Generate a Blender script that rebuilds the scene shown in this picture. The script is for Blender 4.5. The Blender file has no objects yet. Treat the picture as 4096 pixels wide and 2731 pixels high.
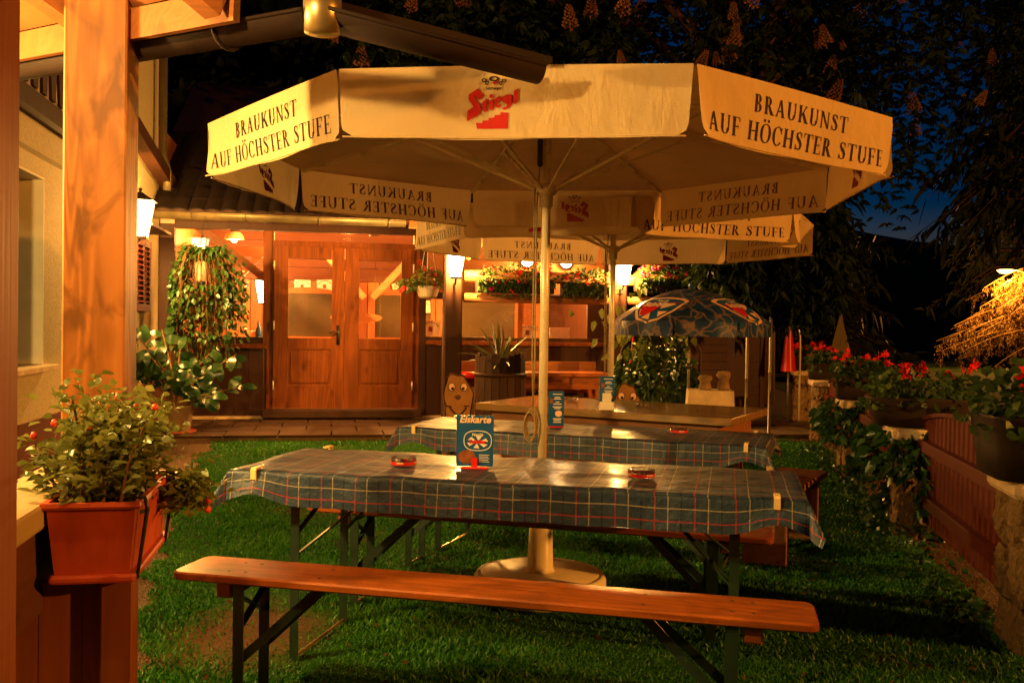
import bpy, math, random
import numpy as np
from mathutils import Matrix, Vector
PI = math.pi
RND = random.Random(11)
NP = np.random.default_rng(7)
scene = bpy.context.scene
COL = scene.collection

# ------------------------------------------------------------------ camera
cam_d = bpy.data.cameras.new('camera')
cam_d.sensor_width = 36.0
cam_d.lens = 33.4
cam_d.clip_start = 0.05
cam_d.clip_end = 900.0
cam = bpy.data.objects.new('camera', cam_d)
COL.objects.link(cam)
cam.matrix_world = (Matrix.Translation((0, 0, 1.3727)) @ Matrix.Rotation(PI / 2 - 0.018, 4, 'X')
                    @ Matrix.Rotation(0.016, 4, 'Z'))
scene.camera = cam

# ------------------------------------------------------------------ sky, last daylight, exposure
world = bpy.data.worlds.new('World')
scene.world = world
world.use_nodes = True
wn = world.node_tree
wn.nodes.clear()
w_out = wn.nodes.new('ShaderNodeOutputWorld')
w_bg = wn.nodes.new('ShaderNodeBackground')
w_sky = wn.nodes.new('ShaderNodeTexSky')
w_sky.sky_type = 'NISHITA'
w_sky.sun_disc = False
w_sky.sun_elevation = math.radians(-5.0)
w_sky.sun_rotation = math.radians(330.0)
w_sky.ozone_density = 2.0
w_hs = wn.nodes.new('ShaderNodeHueSaturation')
w_hs.inputs['Saturation'].default_value = 2.0
w_bg.inputs['Strength'].default_value = 0.55
wn.links.new(w_sky.outputs[0], w_hs.inputs['Color'])
wn.links.new(w_hs.outputs[0], w_bg.inputs['Color'])
wn.links.new(w_bg.outputs[0], w_out.inputs['Surface'])

sun_d = bpy.data.lights.new('sun', 'SUN')
sun_d.energy = 0.004
sun_d.angle = math.radians(20)
sun_d.color = (0.55, 0.7, 1.0)
sun = bpy.data.objects.new('sun', sun_d)
COL.objects.link(sun)
sun.rotation_euler = (math.radians(50), 0, math.radians(150))

scene.view_settings.view_transform = 'Standard'
scene.view_settings.look = 'None'
scene.view_settings.exposure = 1.7
scene.view_settings.gamma = 1.0
scene.view_settings.use_curve_mapping = False
scene.render.engine = 'CYCLES'
cy = scene.cycles
cy.use_denoising = True
try:
    cy.denoiser = 'OPENIMAGEDENOISE'
except Exception:
    pass
cy.max_bounces = 6
cy.diffuse_bounces = 3
cy.glossy_bounces = 3
cy.transmission_bounces = 6
cy.transparent_max_bounces = 12
cy.sample_clamp_indirect = 4.0
cy.caustics_reflective = False
cy.caustics_refractive = False
cy.use_light_tree = True

# light colours and strengths of the lamps built below
WARM = (1.0, 0.39, 0.075)
BULB = (1.0, 0.46, 0.09)
PORCH = (1.0, 0.58, 0.15)
SODIUM = (1.0, 0.36, 0.045)

# ------------------------------------------------------------------ materials
MATS = {}


def new_mat(name):
    m = bpy.data.materials.new(name)
    m.use_nodes = True
    m.node_tree.nodes.clear()
    MATS[name] = m
    return m


class G:
    """small node-graph helper"""
    def __init__(self, m):
        self.t = m.node_tree
        self.out = self.n('ShaderNodeOutputMaterial')

    def n(self, typ, **kw):
        x = self.t.nodes.new(typ)
        for k, v in kw.items():
            setattr(x, k, v)
        return x

    def l(self, a, b):
        self.t.links.new(a, b)

    def math(self, op, a, b=None, clamp=False):
        x = self.n('ShaderNodeMath', operation=op)
        x.use_clamp = clamp
        for i, v in enumerate((a, b)):
            if v is None:
                continue
            if isinstance(v, (int, float)):
                x.inputs[i].default_value = v
            else:
                self.l(v, x.inputs[i])
        return x.outputs[0]

    def mix(self, f, a, b, blend='MIX'):
        x = self.n('ShaderNodeMix', data_type='RGBA', blend_type=blend)
        for sock, v in ((x.inputs[0], f), (x.inputs[6], a), (x.inputs[7], b)):
            if isinstance(v, (int, float)):
                sock.default_value = v
            elif isinstance(v, tuple):
                sock.default_value = (*v[:3], 1)
            else:
                self.l(v, sock)
        return x.outputs[2]

    def coord(self, kind='Object', scale=(1, 1, 1), rot=(0, 0, 0)):
        tc = self.n('ShaderNodeTexCoord')
        mp = self.n('ShaderNodeMapping')
        mp.inputs['Scale'].default_value = scale
        mp.inputs['Rotation'].default_value = rot
        self.l(tc.outputs[kind], mp.inputs['Vector'])
        return mp.outputs[0]

    def noise(self, vec, scale, detail=4, rough=.55, dist=0):
        x = self.n('ShaderNodeTexNoise')
        x.inputs['Scale'].default_value = scale
        x.inputs['Detail'].default_value = detail
        x.inputs['Roughness'].default_value = rough
        x.inputs['Distortion'].default_value = dist
        if vec is not None:
            self.l(vec, x.inputs['Vector'])
        return x.outputs['Fac']

    def ramp(self, fac, stops):
        x = self.n('ShaderNodeValToRGB')
        cr = x.color_ramp
        while len(cr.elements) < len(stops):
            cr.elements.new(.5)
        for e, (p, c) in zip(cr.elements, stops):
            e.position = p
            e.color = (*c, 1) if len(c) == 3 else c
        self.l(fac, x.inputs[0])
        return x.outputs[0]

    def principled(self, col, rough=.6, spec=.4, metal=0., bump=None, bump_s=.3, bump_d=.01, coat=0., trans=None):
        p = self.n('ShaderNodeBsdfPrincipled')
        for key, v in (('Base Color', col), ('Roughness', rough)):
            if isinstance(v, tuple):
                p.inputs[key].default_value = (*v[:3], 1)
            elif isinstance(v, (int, float)):
                p.inputs[key].default_value = v
            else:
                self.l(v, p.inputs[key])
        p.inputs['Specular IOR Level'].default_value = spec
        p.inputs['Metallic'].default_value = metal
        p.inputs['Coat Weight'].default_value = coat
        p.inputs['Coat Roughness'].default_value = .15
        if bump is not None:
            b = self.n('ShaderNodeBump')
            b.inputs['Strength'].default_value = bump_s
            b.inputs['Distance'].default_value = bump_d
            self.l(bump, b.inputs['Height'])
            self.l(b.outputs[0], p.inputs['Normal'])
        return p.outputs[0]

    def done(self, sh):
        self.l(sh, self.out.inputs['Surface'])


def sc(c, k):
    return tuple(min(1, max(0, x * k)) for x in c)


def plain(name, col, rough=.6, spec=.4, var=.25, scale=9, bump=.15, metal=0., coat=0., stretch=(1, 1, 1), bd=.004):
    m = new_mat(name)
    g = G(m)
    v = g.coord('Object', stretch)
    f = g.noise(v, scale, 6, .6)
    c = g.ramp(f, [(.28, sc(col, 1 - var)), (.72, sc(col, 1 + var))])
    r = g.math('ADD', g.math('MULTIPLY', f, .25), rough - .12, True)
    g.done(g.principled(c, r, spec, metal, f if bump else None, bump, bd, coat))
    return m


def wood(name, col, dark=.5, rough=.55, spec=.35, axis='Z', grain=16, coat=0., knots=True, var=.3, blot=0.):
    """grain stretched along one axis, growth-ring bands, scattered knots"""
    m = new_mat(name)
    g = G(m)
    k = .07
    st = {'X': (k, 1, 1), 'Y': (1, k, 1), 'Z': (1, 1, k)}[axis]
    v = g.coord('Object', st)
    big = g.noise(v, 3.0, 3, .5, .6)
    fine = g.noise(v, grain * 6, 5, .7)
    fine2 = g.noise(v, grain * 1.6, 4, .6)
    rings = g.math('SINE', g.math('ADD', g.math('MULTIPLY', big, grain * 5.5), g.math('MULTIPLY', fine2, 2.2)))
    rings = g.math('MULTIPLY', g.math('ADD', rings, 1), .5)
    rings = g.math('MULTIPLY', rings, g.math('ADD', g.math('MULTIPLY', fine2, .9), .25))
    tone = g.noise(g.coord('Object'), 1.7, 2)
    c = g.mix(g.math('MULTIPLY', rings, .55), col, sc(col, dark))
    c = g.mix(g.math('MULTIPLY', fine, .35), c, sc(col, dark * .8))
    c = g.mix(g.math('MULTIPLY', tone, var * 1.6), c, sc(col, .62))
    if knots:
        vk = g.n('ShaderNodeTexVoronoi', feature='F1')
        vk.inputs['Scale'].default_value = 5.0
        st2 = {'X': (.4, 1, 1), 'Y': (1, .4, 1), 'Z': (1, 1, .4)}[axis]
        g.l(g.coord('Object', st2), vk.inputs['Vector'])
        kn = g.math('SUBTRACT', 1.45, g.math('MULTIPLY', g.math('ADD', vk.outputs['Distance'], g.math('MULTIPLY', fine, .12)), 6.0), True)
        c = g.mix(g.math('MULTIPLY', kn, .85), c, sc(col, .22))
    if blot:
        vb = g.coord('Object', {'X': (.5, 1, 1), 'Y': (1, .5, 1), 'Z': (1, 1, .5)}[axis])
        bl = g.noise(vb, 7.5, 3, .55, .8)
        bl = g.ramp(bl, [(.50, (0, 0, 0)), (.62, (1, 1, 1))])
        c = g.mix(g.math('MULTIPLY', bl, blot), c, sc(col, .22))
        c = g.mix(g.math('MULTIPLY', rings, .45), c, sc(col, .3))
    b = g.math('ADD', g.math('MULTIPLY', rings, .5), fine)
    r = g.math('ADD', g.math('MULTIPLY', fine, .2), rough - .1)
    g.done(g.principled(c, r, spec, 0, b, .25, .003, coat))
    return m


def leafmat(name, col, col2, rough=.45, transl=.25, spec=.4, scale=7):
    m = new_mat(name)
    g = G(m)
    f = g.noise(g.coord('Object'), scale, 2)
    f2 = g.noise(g.coord('Object'), scale * 6, 2)
    c = g.ramp(g.math('ADD', g.math('MULTIPLY', f, .6), g.math('MULTIPLY', f2, .4)), [(.35, col), (.65, col2)])
    p = g.principled(c, rough, spec)
    t = g.n('ShaderNodeBsdfTranslucent')
    g.l(g.mix(.5, c, sc(col2, 1.3)), t.inputs['Color'])
    mx = g.n('ShaderNodeMixShader')
    mx.inputs[0].default_value = transl
    g.l(p, mx.inputs[1])
    g.l(t.outputs[0], mx.inputs[2])
    g.done(mx.outputs[0])
    return m


def glow(name, col, strength, through=0.0):
    m = new_mat(name)
    g = G(m)
    e = g.n('ShaderNodeEmission')
    e.inputs['Color'].default_value = (*col, 1)
    e.inputs['Strength'].default_value = strength
    if through:
        t = g.n('ShaderNodeBsdfTransparent')
        mx = g.n('ShaderNodeMixShader')
        mx.inputs[0].default_value = through
        g.l(e.outputs[0], mx.inputs[1])
        g.l(t.outputs[0], mx.inputs[2])
        g.done(mx.outputs[0])
    else:
        g.done(e.outputs[0])
    return m


def window_glass(name, refl=.08, tint=(1, 1, 1)):
    m = new_mat(name)
    g = G(m)
    t = g.n('ShaderNodeBsdfTransparent')
    t.inputs['Color'].default_value = (*tint, 1)
    s = g.n('ShaderNodeBsdfGlossy')
    s.inputs['Roughness'].default_value = .03
    lw = g.n('ShaderNodeLayerWeight')
    lw.inputs[0].default_value = .25
    f = g.math('ADD', g.math('MULTIPLY', lw.outputs['Fresnel'], .6), refl * .5, True)
    mx = g.n('ShaderNodeMixShader')
    g.l(f, mx.inputs[0])
    g.l(t.outputs[0], mx.inputs[1])
    g.l(s.outputs[0], mx.inputs[2])
    g.done(mx.outputs[0])
    return m


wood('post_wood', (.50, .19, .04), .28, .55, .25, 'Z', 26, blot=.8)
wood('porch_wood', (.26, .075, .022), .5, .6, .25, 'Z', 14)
wood('porch_wood_x', (.34, .115, .03), .5, .6, .25, 'X', 14)
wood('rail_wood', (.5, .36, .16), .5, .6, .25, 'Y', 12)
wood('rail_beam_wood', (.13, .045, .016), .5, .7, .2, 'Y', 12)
wood('door_wood', (.24, .062, .008), .6, .5, .2, 'Z', 14, 0, blot=.12)
wood('dark_wood', (.055, .018, .008), .5, .6, .3, 'Z', 12)
wood('log_wood', (.34, .13, .045), .45, .55, .3, 'X', 12)
wood('interior_wood', (.44, .15, .04), .5, .55, .3, 'Z', 10)
wood('interior_wood_x', (.58, .25, .08), .55, .5, .3, 'X', 10)
wood('interior_wood_b', (.30, .09, .022), .5, .55, .3, 'Z', 10)
wood('interior_wood_c', (.52, .20, .06), .45, .55, .3, 'Z', 12)
wood('gable_wood', (.17, .05, .014), .5, .55, .3, 'X', 12)
wood('beam_wood', (.30, .12, .05), .5, .6, .25, 'X', 10)
wood('bench_wood', (.54, .135, .016), .36, .34, .45, 'X', 18, .3, blot=.5)
wood('table_wood', (.36, .20, .06), .6, .24, .5, 'X', 10, .7)
wood('fence_wood', (.10, .014, .006), .6, .6, .25, 'Z', 10, 0, False)
wood('stump_wood', (.42, .20, .06), .55, .6, .25, 'Z', 20, 0, False)
plain('bark', (.12, .06, .03), .85, .2, .5, 14, .9, bd=.02)
plain('terracotta', (.46, .07, .018), .5, .35, .45, 5, .2, stretch=(1, 1, .35))
plain('dark_metal', (.022, .02, .016), .42, .5, .3, 8, .1)
plain('gutter_brown', (.020, .009, .005), .75, .2, .3, 8, .1)
plain('zinc', (.17, .14, .07), .45, .5, .3, 7, .1, .5)
plain('brass_pipe', (.42, .30, .14), .32, .5, .3, 6, .1, .8)
plain('green_steel', (.016, .035, .02), .38, .5, .25, 10, .05)
plain('cream_paint', (.80, .70, .48), .4, .4, .14, 5, .08)
plain('pole_metal', (.78, .66, .42), .28, .55, .1, 5, .03, .1)
plain('black_plastic', (.015, .015, .015), .35, .5, .1)
plain('rope', (.28, .2, .1), .8, .2, .3, 60, .4)
plain('stucco', (.50, .41, .23), .9, .2, .22, 55, .9, bd=.012)
plain('white_plaster', (.72, .66, .48), .8, .3, .08, 6, .1)
plain('plinth_red', (.12, .035, .02), .85, .2, .25, 8, .5, bd=.01)
plain('stone', (.24, .15, .065), .85, .25, .45, 11, .9, bd=.02)
plain('mortar', (.16, .10, .06), .9, .2, .3, 20, .6)
plain('pale_stone', (.62, .48, .30), .8, .25, .28, 9, .6, bd=.01)
plain('slab', (.040, .017, .008), .85, .25, .35, 6, .6)
plain('planter_dark', (.022, .011, .006), .7, .3, .4, 5, .3)
plain('roof_tile', (.012, .006, .004), .8, .25, .5, 6, .6)
plain('red_paint', (.62, .015, .01), .35, .5, .1, 6, .03)
plain('blue_card', (.012, .085, .26), .35, .5, .15, 4, .02)
plain('card_white', (.80, .74, .62), .5, .4, .06, 4, .02)
plain('card_peach', (.85, .55, .36), .5, .3, .05)
plain('ink_dark', (.028, .014, .010), .7, .2, .1)
plain('ink_red', (.50, .012, .010), .6, .25, .1)
plain('ink_back', (.20, .09, .045), .8, .15, .15)
plain('ink_red_back', (.36, .05, .02), .8, .15, .15)
plain('ice_brown', (.22, .07, .02), .5, .4, .5, 30, .1)
plain('clip_plastic', (.85, .62, .26), .3, .5, .05)
plain('blind_fabric', (.12, .09, .045), .8, .2, .15, 3, .1)
plain('blossom', (.20, .085, .022), .7, .2, .25, 30, .3)
plain('petal_red', (.75, .018, .015), .5, .3, .25, 25, .1)
plain('petal_pink', (.75, .12, .16), .5, .3, .35, 25, .1)
plain('petal_magenta', (.50, .02, .14), .5, .3, .25, 25, .1)
plain('bud_red', (.60, .05, .02), .4, .4, .25, 25, .1)
plain('stem', (.16, .08, .03), .7, .3, .3)
plain('clay_pot', (.22, .15, .08), .7, .3, .3, 6, .2)
plain('soil', (.03, .018, .01), .95, .1, .4, 30, .8)
leafmat('leaf_dark', (.012, .04, .012), (.03, .085, .02), .28, .12, .6)
leafmat('leaf_mid', (.03, .075, .018), (.075, .14, .03), .45)
leafmat('leaf_light', (.08, .12, .02), (.22, .23, .05), .4)
leafmat('leaf_ivy', (.018, .06, .012), (.05, .13, .025), .32, .15, .5)
leafmat('leaf_chestnut', (.006, .015, .004), (.020, .034, .008), .6, .2, .15, 2)
leafmat('leaf_dry', (.07, .03, .010), (.15, .065, .02), .8, .3, .2, 12)
leafmat('needle', (.012, .02, .010), (.03, .04, .018), .7, .1, .2)
leafmat('needle_larch', (.05, .03, .008), (.15, .085, .018), .6, .3, .3)
plain('larch_bark', (.12, .07, .03), .8, .2, .3)
leafmat('leaf_agave', (.05, .08, .02), (.12, .13, .03), .4, .1, .4)
m = new_mat('grass_blade')
g = G(m)
gv = g.coord('Object')
gf = g.math('ADD', g.math('MULTIPLY', g.noise(gv, 2.2, 3), .45), g.math('MULTIPLY', g.noise(gv, 60, 2), .55))
gc = g.ramp(gf, [(.30, (.012, .075, .004)), (.48, (.032, .16, .008)), (.60, (.06, .23, .014)), (.76, (.13, .17, .025))])
gp = g.principled(gc, .5, .35)
gt = g.n('ShaderNodeBsdfTranslucent')
g.l(gc, gt.inputs['Color'])
gm = g.n('ShaderNodeMixShader')
gm.inputs[0].default_value = .3
g.l(gp, gm.inputs[1])
g.l(gt.outputs[0], gm.inputs[2])
g.done(gm.outputs[0])
window_glass('pane_glass')
window_glass('clear_glass', .25)
glow('lantern_glow', (1, .80, .38), 30.0, .8)
glow('lamp_glow', (1, .85, .5), 22.0, .3)
glow('sodium_glow', (1, .60, .14), 14.0, .3)


def fabric(name, col, transl=.22):
    m = new_mat(name)
    g = G(m)
    v = g.coord('Object')
    f = g.noise(v, 4, 4, .6)
    s = g.noise(v, 1.3, 3)
    c = g.ramp(g.math('ADD', g.math('MULTIPLY', f, .5), g.math('MULTIPLY', s, .5)),
               [(.3, sc(col, .86)), (.7, sc(col, 1.06))])
    weave = g.noise(g.coord('Object'), 420, 2)
    wr = g.noise(g.coord('Object', (1, 1, .5)), 9, 3, .6, .5)
    b = g.math('ADD', g.math('MULTIPLY', weave, .12), wr)
    st = g.ramp(g.noise(g.coord('Object', (1, 1, .35)), 2.2, 5, .65, .6), [(.5, (0, 0, 0)), (.68, (1, 1, 1))])
    c = g.mix(g.math('MULTIPLY', st, .22), c, sc(col, .55))
    p = g.principled(c, .85, .15, 0, b, .6, .022)
    t = g.n('ShaderNodeBsdfTranslucent')
    g.l(c, t.inputs['Color'])
    mx = g.n('ShaderNodeMixShader')
    mx.inputs[0].default_value = transl
    g.l(p, mx.inputs[1])
    g.l(t.outputs[0], mx.inputs[2])
    g.done(mx.outputs[0])


fabric('canopy_cloth', (.82, .60, .32), .18)
fabric('blue_cloth_plain', (.02, .06, .16), .3)


def plaid():
    m = new_mat('plaid_cloth')
    g = G(m)
    tc = g.n('ShaderNodeTexCoord')
    sx = g.n('ShaderNodeSeparateXYZ')
    g.l(tc.outputs['UV'], sx.inputs[0])
    c = (.013, .034, .070)
    fold = g.noise(tc.outputs['UV'], 6, 4)
    c = g.ramp(fold, [(.3, sc(c, .8)), (.7, sc(c, 1.25))])
    for ax in (0, 1):
        ph = g.math('FRACT', g.math('DIVIDE', sx.outputs[ax], .142))
        for centre, half, col, op in ((.17, .018, (.34, .018, .010), .65), (.5, .015, (.46, .38, .22), .5), (.83, .02, (.002, .004, .006), .8),
                                      (.335, .09, (.022, .045, .08), .35)):
            d = g.math('ABSOLUTE', g.math('SUBTRACT', ph, centre))
            on = g.math('LESS_THAN', d, half)
            c = g.mix(g.math('MULTIPLY', on, op), c, col)
    wr = g.noise(tc.outputs['UV'], 30, 3, .6)
    big = g.noise(tc.outputs['UV'], 5, 2)
    b = g.math('ADD', g.math('MULTIPLY', wr, .25), big)
    g.done(g.principled(c, .55, .5, 0, b, .7, .03, .10))


plaid()


def water_print():
    m = new_mat('blue_cloth')
    g = G(m)
    v = g.coord('Object')
    nz = g.n('ShaderNodeTexNoise')
    nz.inputs['Scale'].default_value = 4
    g.l(v, nz.inputs['Vector'])
    vm = g.n('ShaderNodeVectorMath', operation='MULTIPLY_ADD')
    vm.inputs[1].default_value = (.35, .35, .35)
    g.l(nz.outputs['Color'], vm.inputs[0])
    g.l(v, vm.inputs[2])
    vo = g.n('ShaderNodeTexVoronoi', feature='DISTANCE_TO_EDGE')
    vo.inputs['Scale'].default_value = 6.5
    g.l(vm.outputs[0], vo.inputs['Vector'])
    ln = g.math('POWER', g.math('SUBTRACT', 1, g.math('MULTIPLY', vo.outputs['Distance'], 5.5), True), 3)
    f = g.noise(v, 3, 3)
    c = g.ramp(f, [(.3, (.010, .035, .12)), (.7, (.03, .10, .28))])
    c = g.mix(g.math('MULTIPLY', ln, .6), c, (.50, .30, .14))
    p = g.principled(c, .35, .45, 0, None)
    t = g.n('ShaderNodeBsdfTranslucent')
    g.l(c, t.inputs['Color'])
    mx = g.n('ShaderNodeMixShader')
    mx.inputs[0].default_value = .3
    g.l(p, mx.inputs[1])
    g.l(t.outputs[0], mx.inputs[2])
    g.done(mx.outputs[0])


water_print()


def lawn_mat():
    m = new_mat('lawn_soil')
    g = G(m)
    v = g.coord('Object')
    f = g.noise(v, 1.6, 5, .6)
    f2 = g.noise(v, 38, 4, .7)
    c = g.ramp(f2, [(.3, (.006, .04, .003)), (.7, (.02, .09, .008))])
    s = g.ramp(f2, [(.3, (.05, .025, .010)), (.7, (.12, .06, .025))])
    k = g.ramp(f, [(.56, (0, 0, 0)), (.66, (1, 1, 1))])
    c = g.mix(k, c, s)
    # worn patch beside the bench end
    sx = g.n('ShaderNodeSeparateXYZ')
    g.l(v, sx.inputs[0])
    dx = g.math('MULTIPLY', g.math('ADD', sx.outputs[0], 1.12), 1.7)
    dy = g.math('MULTIPLY', g.math('SUBTRACT', sx.outputs[1], 4.15), 1.25)
    d = g.math('SQRT', g.math('ADD', g.math('MULTIPLY', dx, dx), g.math('MULTIPLY', dy, dy)))
    d = g.math('ADD', d, g.math('MULTIPLY', g.math('SUBTRACT', g.noise(v, 5, 4), .5), .9))
    worn = g.math('SUBTRACT', 1, g.math('MULTIPLY', d, 1.35), True)
    c = g.mix(g.math('MULTIPLY', worn, 1.6, True), c, s)
    g.done(g.principled(c, .95, .1, 0, f2, .8, .02))


lawn_mat()


def gravel_mat():
    m = new_mat('gravel')
    g = G(m)
    v = g.coord('Object')
    vo = g.n('ShaderNodeTexVoronoi', feature='F1')
    vo.inputs['Scale'].default_value = 60
    g.l(v, vo.inputs['Vector'])
    big = g.noise(v, 2, 4)
    c = g.ramp(vo.outputs['Distance'], [(.1, (.26, .14, .06)), (.6, (.07, .035, .015))])
    c = g.mix(g.math('MULTIPLY', big, .5), c, (.05, .03, .012))
    g.done(g.principled(c, .8, .3, 0, g.math('SUBTRACT', 1, vo.outputs['Distance']), .9, .02))


gravel_mat()
plain('dark_ground_sheet', (.010, .020, .006), .95, .05, .4, 2, .3)
plain('night_hill', (.006, .008, .004), .95, .05, .4, .2, 0)

# ------------------------------------------------------------------ geometry helpers
class MB:
    """collects verts/faces; build() links them as ONE mesh object"""
    def __init__(self):
        self.v, self.f, self.uv = [], [], None

    def add(self, vs, fs):
        o = len(self.v)
        self.v += [tuple(map(float, p)) for p in vs]
        self.f += [tuple(o + i for i in f) for f in fs]
        return self

    def box(self, x0, y0, z0, x1, y1, z1, bev=0.0):
        if bev <= 0:
            vs = [(x0, y0, z0), (x1, y0, z0), (x1, y1, z0), (x0, y1, z0), (x0, y0, z1), (x1, y0, z1), (x1, y1, z1), (x0, y1, z1)]
            return self.add(vs, [(0, 3, 2, 1), (4, 5, 6, 7), (0, 1, 5, 4), (1, 2, 6, 5), (2, 3, 7, 6), (3, 0, 4, 7)])
        b = min(bev, (x1 - x0) / 2.01, (y1 - y0) / 2.01, (z1 - z0) / 2.01)
        ring = lambda i, z: [(x0 + i + 0, y0 + i + b, z), (x0 + i + b, y0 + i, z), (x1 - i - b, y0 + i, z), (x1 - i, y0 + i + b, z),
                             (x1 - i, y1 - i - b, z), (x1 - i - b, y1 - i, z), (x0 + i + b, y1 - i, z), (x0 + i, y1 - i - b, z)]
        vs = ring(b * .55, z0) + ring(0, z0 + b) + ring(0, z1 - b) + ring(b * .55, z1)
        fs = [tuple(range(7, -1, -1)), tuple(range(24, 32))]
        for r in range(3):
            for i in range(8):
                j = (i + 1) % 8
                fs.append((r * 8 + i, r * 8 + j, r * 8 + 8 + j, r * 8 + 8 + i))
        return self.add(vs, fs)

    def beam(self, p, q, w, h, up=(0, 0, 1), bev=0.0):
        p, q = Vector(p), Vector(q)
        d = (q - p)
        L = d.length
        d.normalize()
        s = d.cross(Vector(up))
        if s.length < 1e-5:
            s = d.cross(Vector((0, 1, 0)))
        s.normalize()
        u = s.cross(d)
        t = MB().box(0, -w / 2, -h / 2, L, w / 2, h / 2, bev)
        return self.add([p + d * a - s * b + u * c for a, b, c in t.v], t.f)

    def tube(self, pts, r, n=8, caps=True):
        pts = [Vector(p) for p in pts]
        rs = r if isinstance(r, (list, tuple)) else [r] * len(pts)
        vs, fs = [], []
        prev = None
        for i, p in enumerate(pts):
            a = pts[max(i - 1, 0)]
            b = pts[min(i + 1, len(pts) - 1)]
            d = (b - a).normalized()
            if prev is None:
                s = d.cross(Vector((0, 0, 1)))
                if s.length < 1e-4:
                    s = Vector((1, 0, 0))
            else:
                s = prev - d * prev.dot(d)
            s.normalize()
            prev = s
            u = d.cross(s)
            for k in range(n):
                a2 = 2 * PI * k / n
                vs.append(p + s * (rs[i] * math.cos(a2)) + u * (rs[i] * math.sin(a2)))
        for i in range(len(pts) - 1):
            for k in range(n):
                k2 = (k + 1) % n
                fs.append((i * n + k, i * n + k2, i * n + n + k2, i * n + n + k))
        if caps:
            fs.append(tuple(range(n - 1, -1, -1)))
            fs.append(tuple(range((len(pts) - 1) * n, len(pts) * n)))
        return self.add(vs, fs)

    def lathe(self, prof, n=24, c=(0, 0, 0), sy=1.0):
        vs, fs = [], []
        for r, z in prof:
            for k in range(n):
                a = 2 * PI * k / n
                vs.append((c[0] + r * math.cos(a), c[1] + sy * r * math.sin(a), c[2] + z))
        for i in range(len(prof) - 1):
            for k in range(n):
                k2 = (k + 1) % n
                fs.append((i * n + k, i * n + k2, i * n + n + k2, i * n + n + k))
        if prof[0][0] > 1e-6:
            fs.append(tuple(range(n - 1, -1, -1)))
        if prof[-1][0] > 1e-6:
            fs.append(tuple(range((len(prof) - 1) * n, len(prof) * n)))
        return self.add(vs, fs)

    def prism(self, poly, y0, y1):
        """poly in xz, extruded along y"""
        n = len(poly)
        vs = [(x, y0, z) for x, z in poly] + [(x, y1, z) for x, z in poly]
        fs = [tuple(range(n)), tuple(range(2 * n - 1, n - 1, -1))]
        fs += [(i + n, (i + 1) % n + n, (i + 1) % n, i) for i in range(n)]
        return self.add(vs, fs)

    def ball(self, c, r, n=8, m=5, sz=1.0):
        prof = [(max(1e-7, r * math.sin(PI * i / m)), -r * sz * math.cos(PI * i / m)) for i in range(m + 1)]
        return self.lathe(prof, n, c)

    def mesh(self, name):
        me = bpy.data.meshes.new(name)
        me.from_pydata(self.v, [], self.f)
        if self.uv:
            l = me.uv_layers.new(name='UVMap')
            for i, lp in enumerate(me.loops):
                l.data[i].uv = self.uv[lp.vertex_index]
        me.update()
        return me

    def build(self, name, mat, parent=None, smooth=False, loc=None, rz=None):
        me = self.mesh(name)
        return link(name, me, mat, parent, smooth, loc, rz)


def link(name, me, mat, parent=None, smooth=False, loc=None, rz=None):
    if mat is not None and not me.materials:
        me.materials.append(MATS[mat] if isinstance(mat, str) else mat)
    if smooth:
        me.polygons.foreach_set('use_smooth', [True] * len(me.polygons))
    o = bpy.data.objects.new(name, me)
    COL.objects.link(o)
    if parent is not None:
        o.parent = parent
    if loc is not None:
        o.location = loc
    if rz is not None:
        o.rotation_euler = rz if isinstance(rz, (tuple, list)) else (0, 0, rz)
    return o


def tag(o, label=None, cat=None, group=None, kind=None):
    for k, v in (('label', label), ('category', cat), ('group', group), ('kind', kind)):
        if v:
            o[k] = v
    return o


def thing(name, label, cat, loc=(0, 0, 0), rz=0.0, group=None):
    o = bpy.data.objects.new(name, None)
    o.empty_display_size = .2
    COL.objects.link(o)
    o.location = loc
    o.rotation_euler = (0, 0, rz)
    return tag(o, label, cat, group)


def children(o):
    return [c for c in bpy.data.objects if c.parent == o]


def dup(root, loc, rz, label, parent=None):
    """a copy of a thing with copies of its parts and sub-parts"""
    def rec(o, par):
        c = o.copy()
        COL.objects.link(c)
        c.parent = par
        for ch in children(o):
            rec(ch, c)
        return c
    r = rec(root, parent)
    r.location = loc
    r.rotation_euler = (0, 0, rz)
    r['label'] = label
    return r


def point(name, loc, power, col, r=.05, parent=None):
    d = bpy.data.lights.new(name, 'POINT')
    d.energy = power
    d.color = col
    d.shadow_soft_size = r
    o = bpy.data.objects.new(name, d)
    COL.objects.link(o)
    o.location = loc
    o.parent = parent
    return o


def quads(name, V, F, mat, parent=None, smooth=False):
    """fast mesh from numpy arrays; F is (n,3) or (n,4)"""
    V = np.asarray(V, dtype=np.float32)
    F = np.asarray(F, dtype=np.int32)
    me = bpy.data.meshes.new(name)
    me.vertices.add(len(V))
    me.vertices.foreach_set('co', V.ravel())
    n, k = F.shape
    me.loops.add(n * k)
    me.loops.foreach_set('vertex_index', F.ravel())
    me.polygons.add(n)
    me.polygons.foreach_set('loop_start', np.arange(0, n * k, k, dtype=np.int32))
    me.update(calc_edges=True)
    return link(name, me, mat, parent, smooth)


def unit(a):
    return a / np.maximum(np.linalg.norm(a, axis=-1, keepdims=True), 1e-9)


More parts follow.
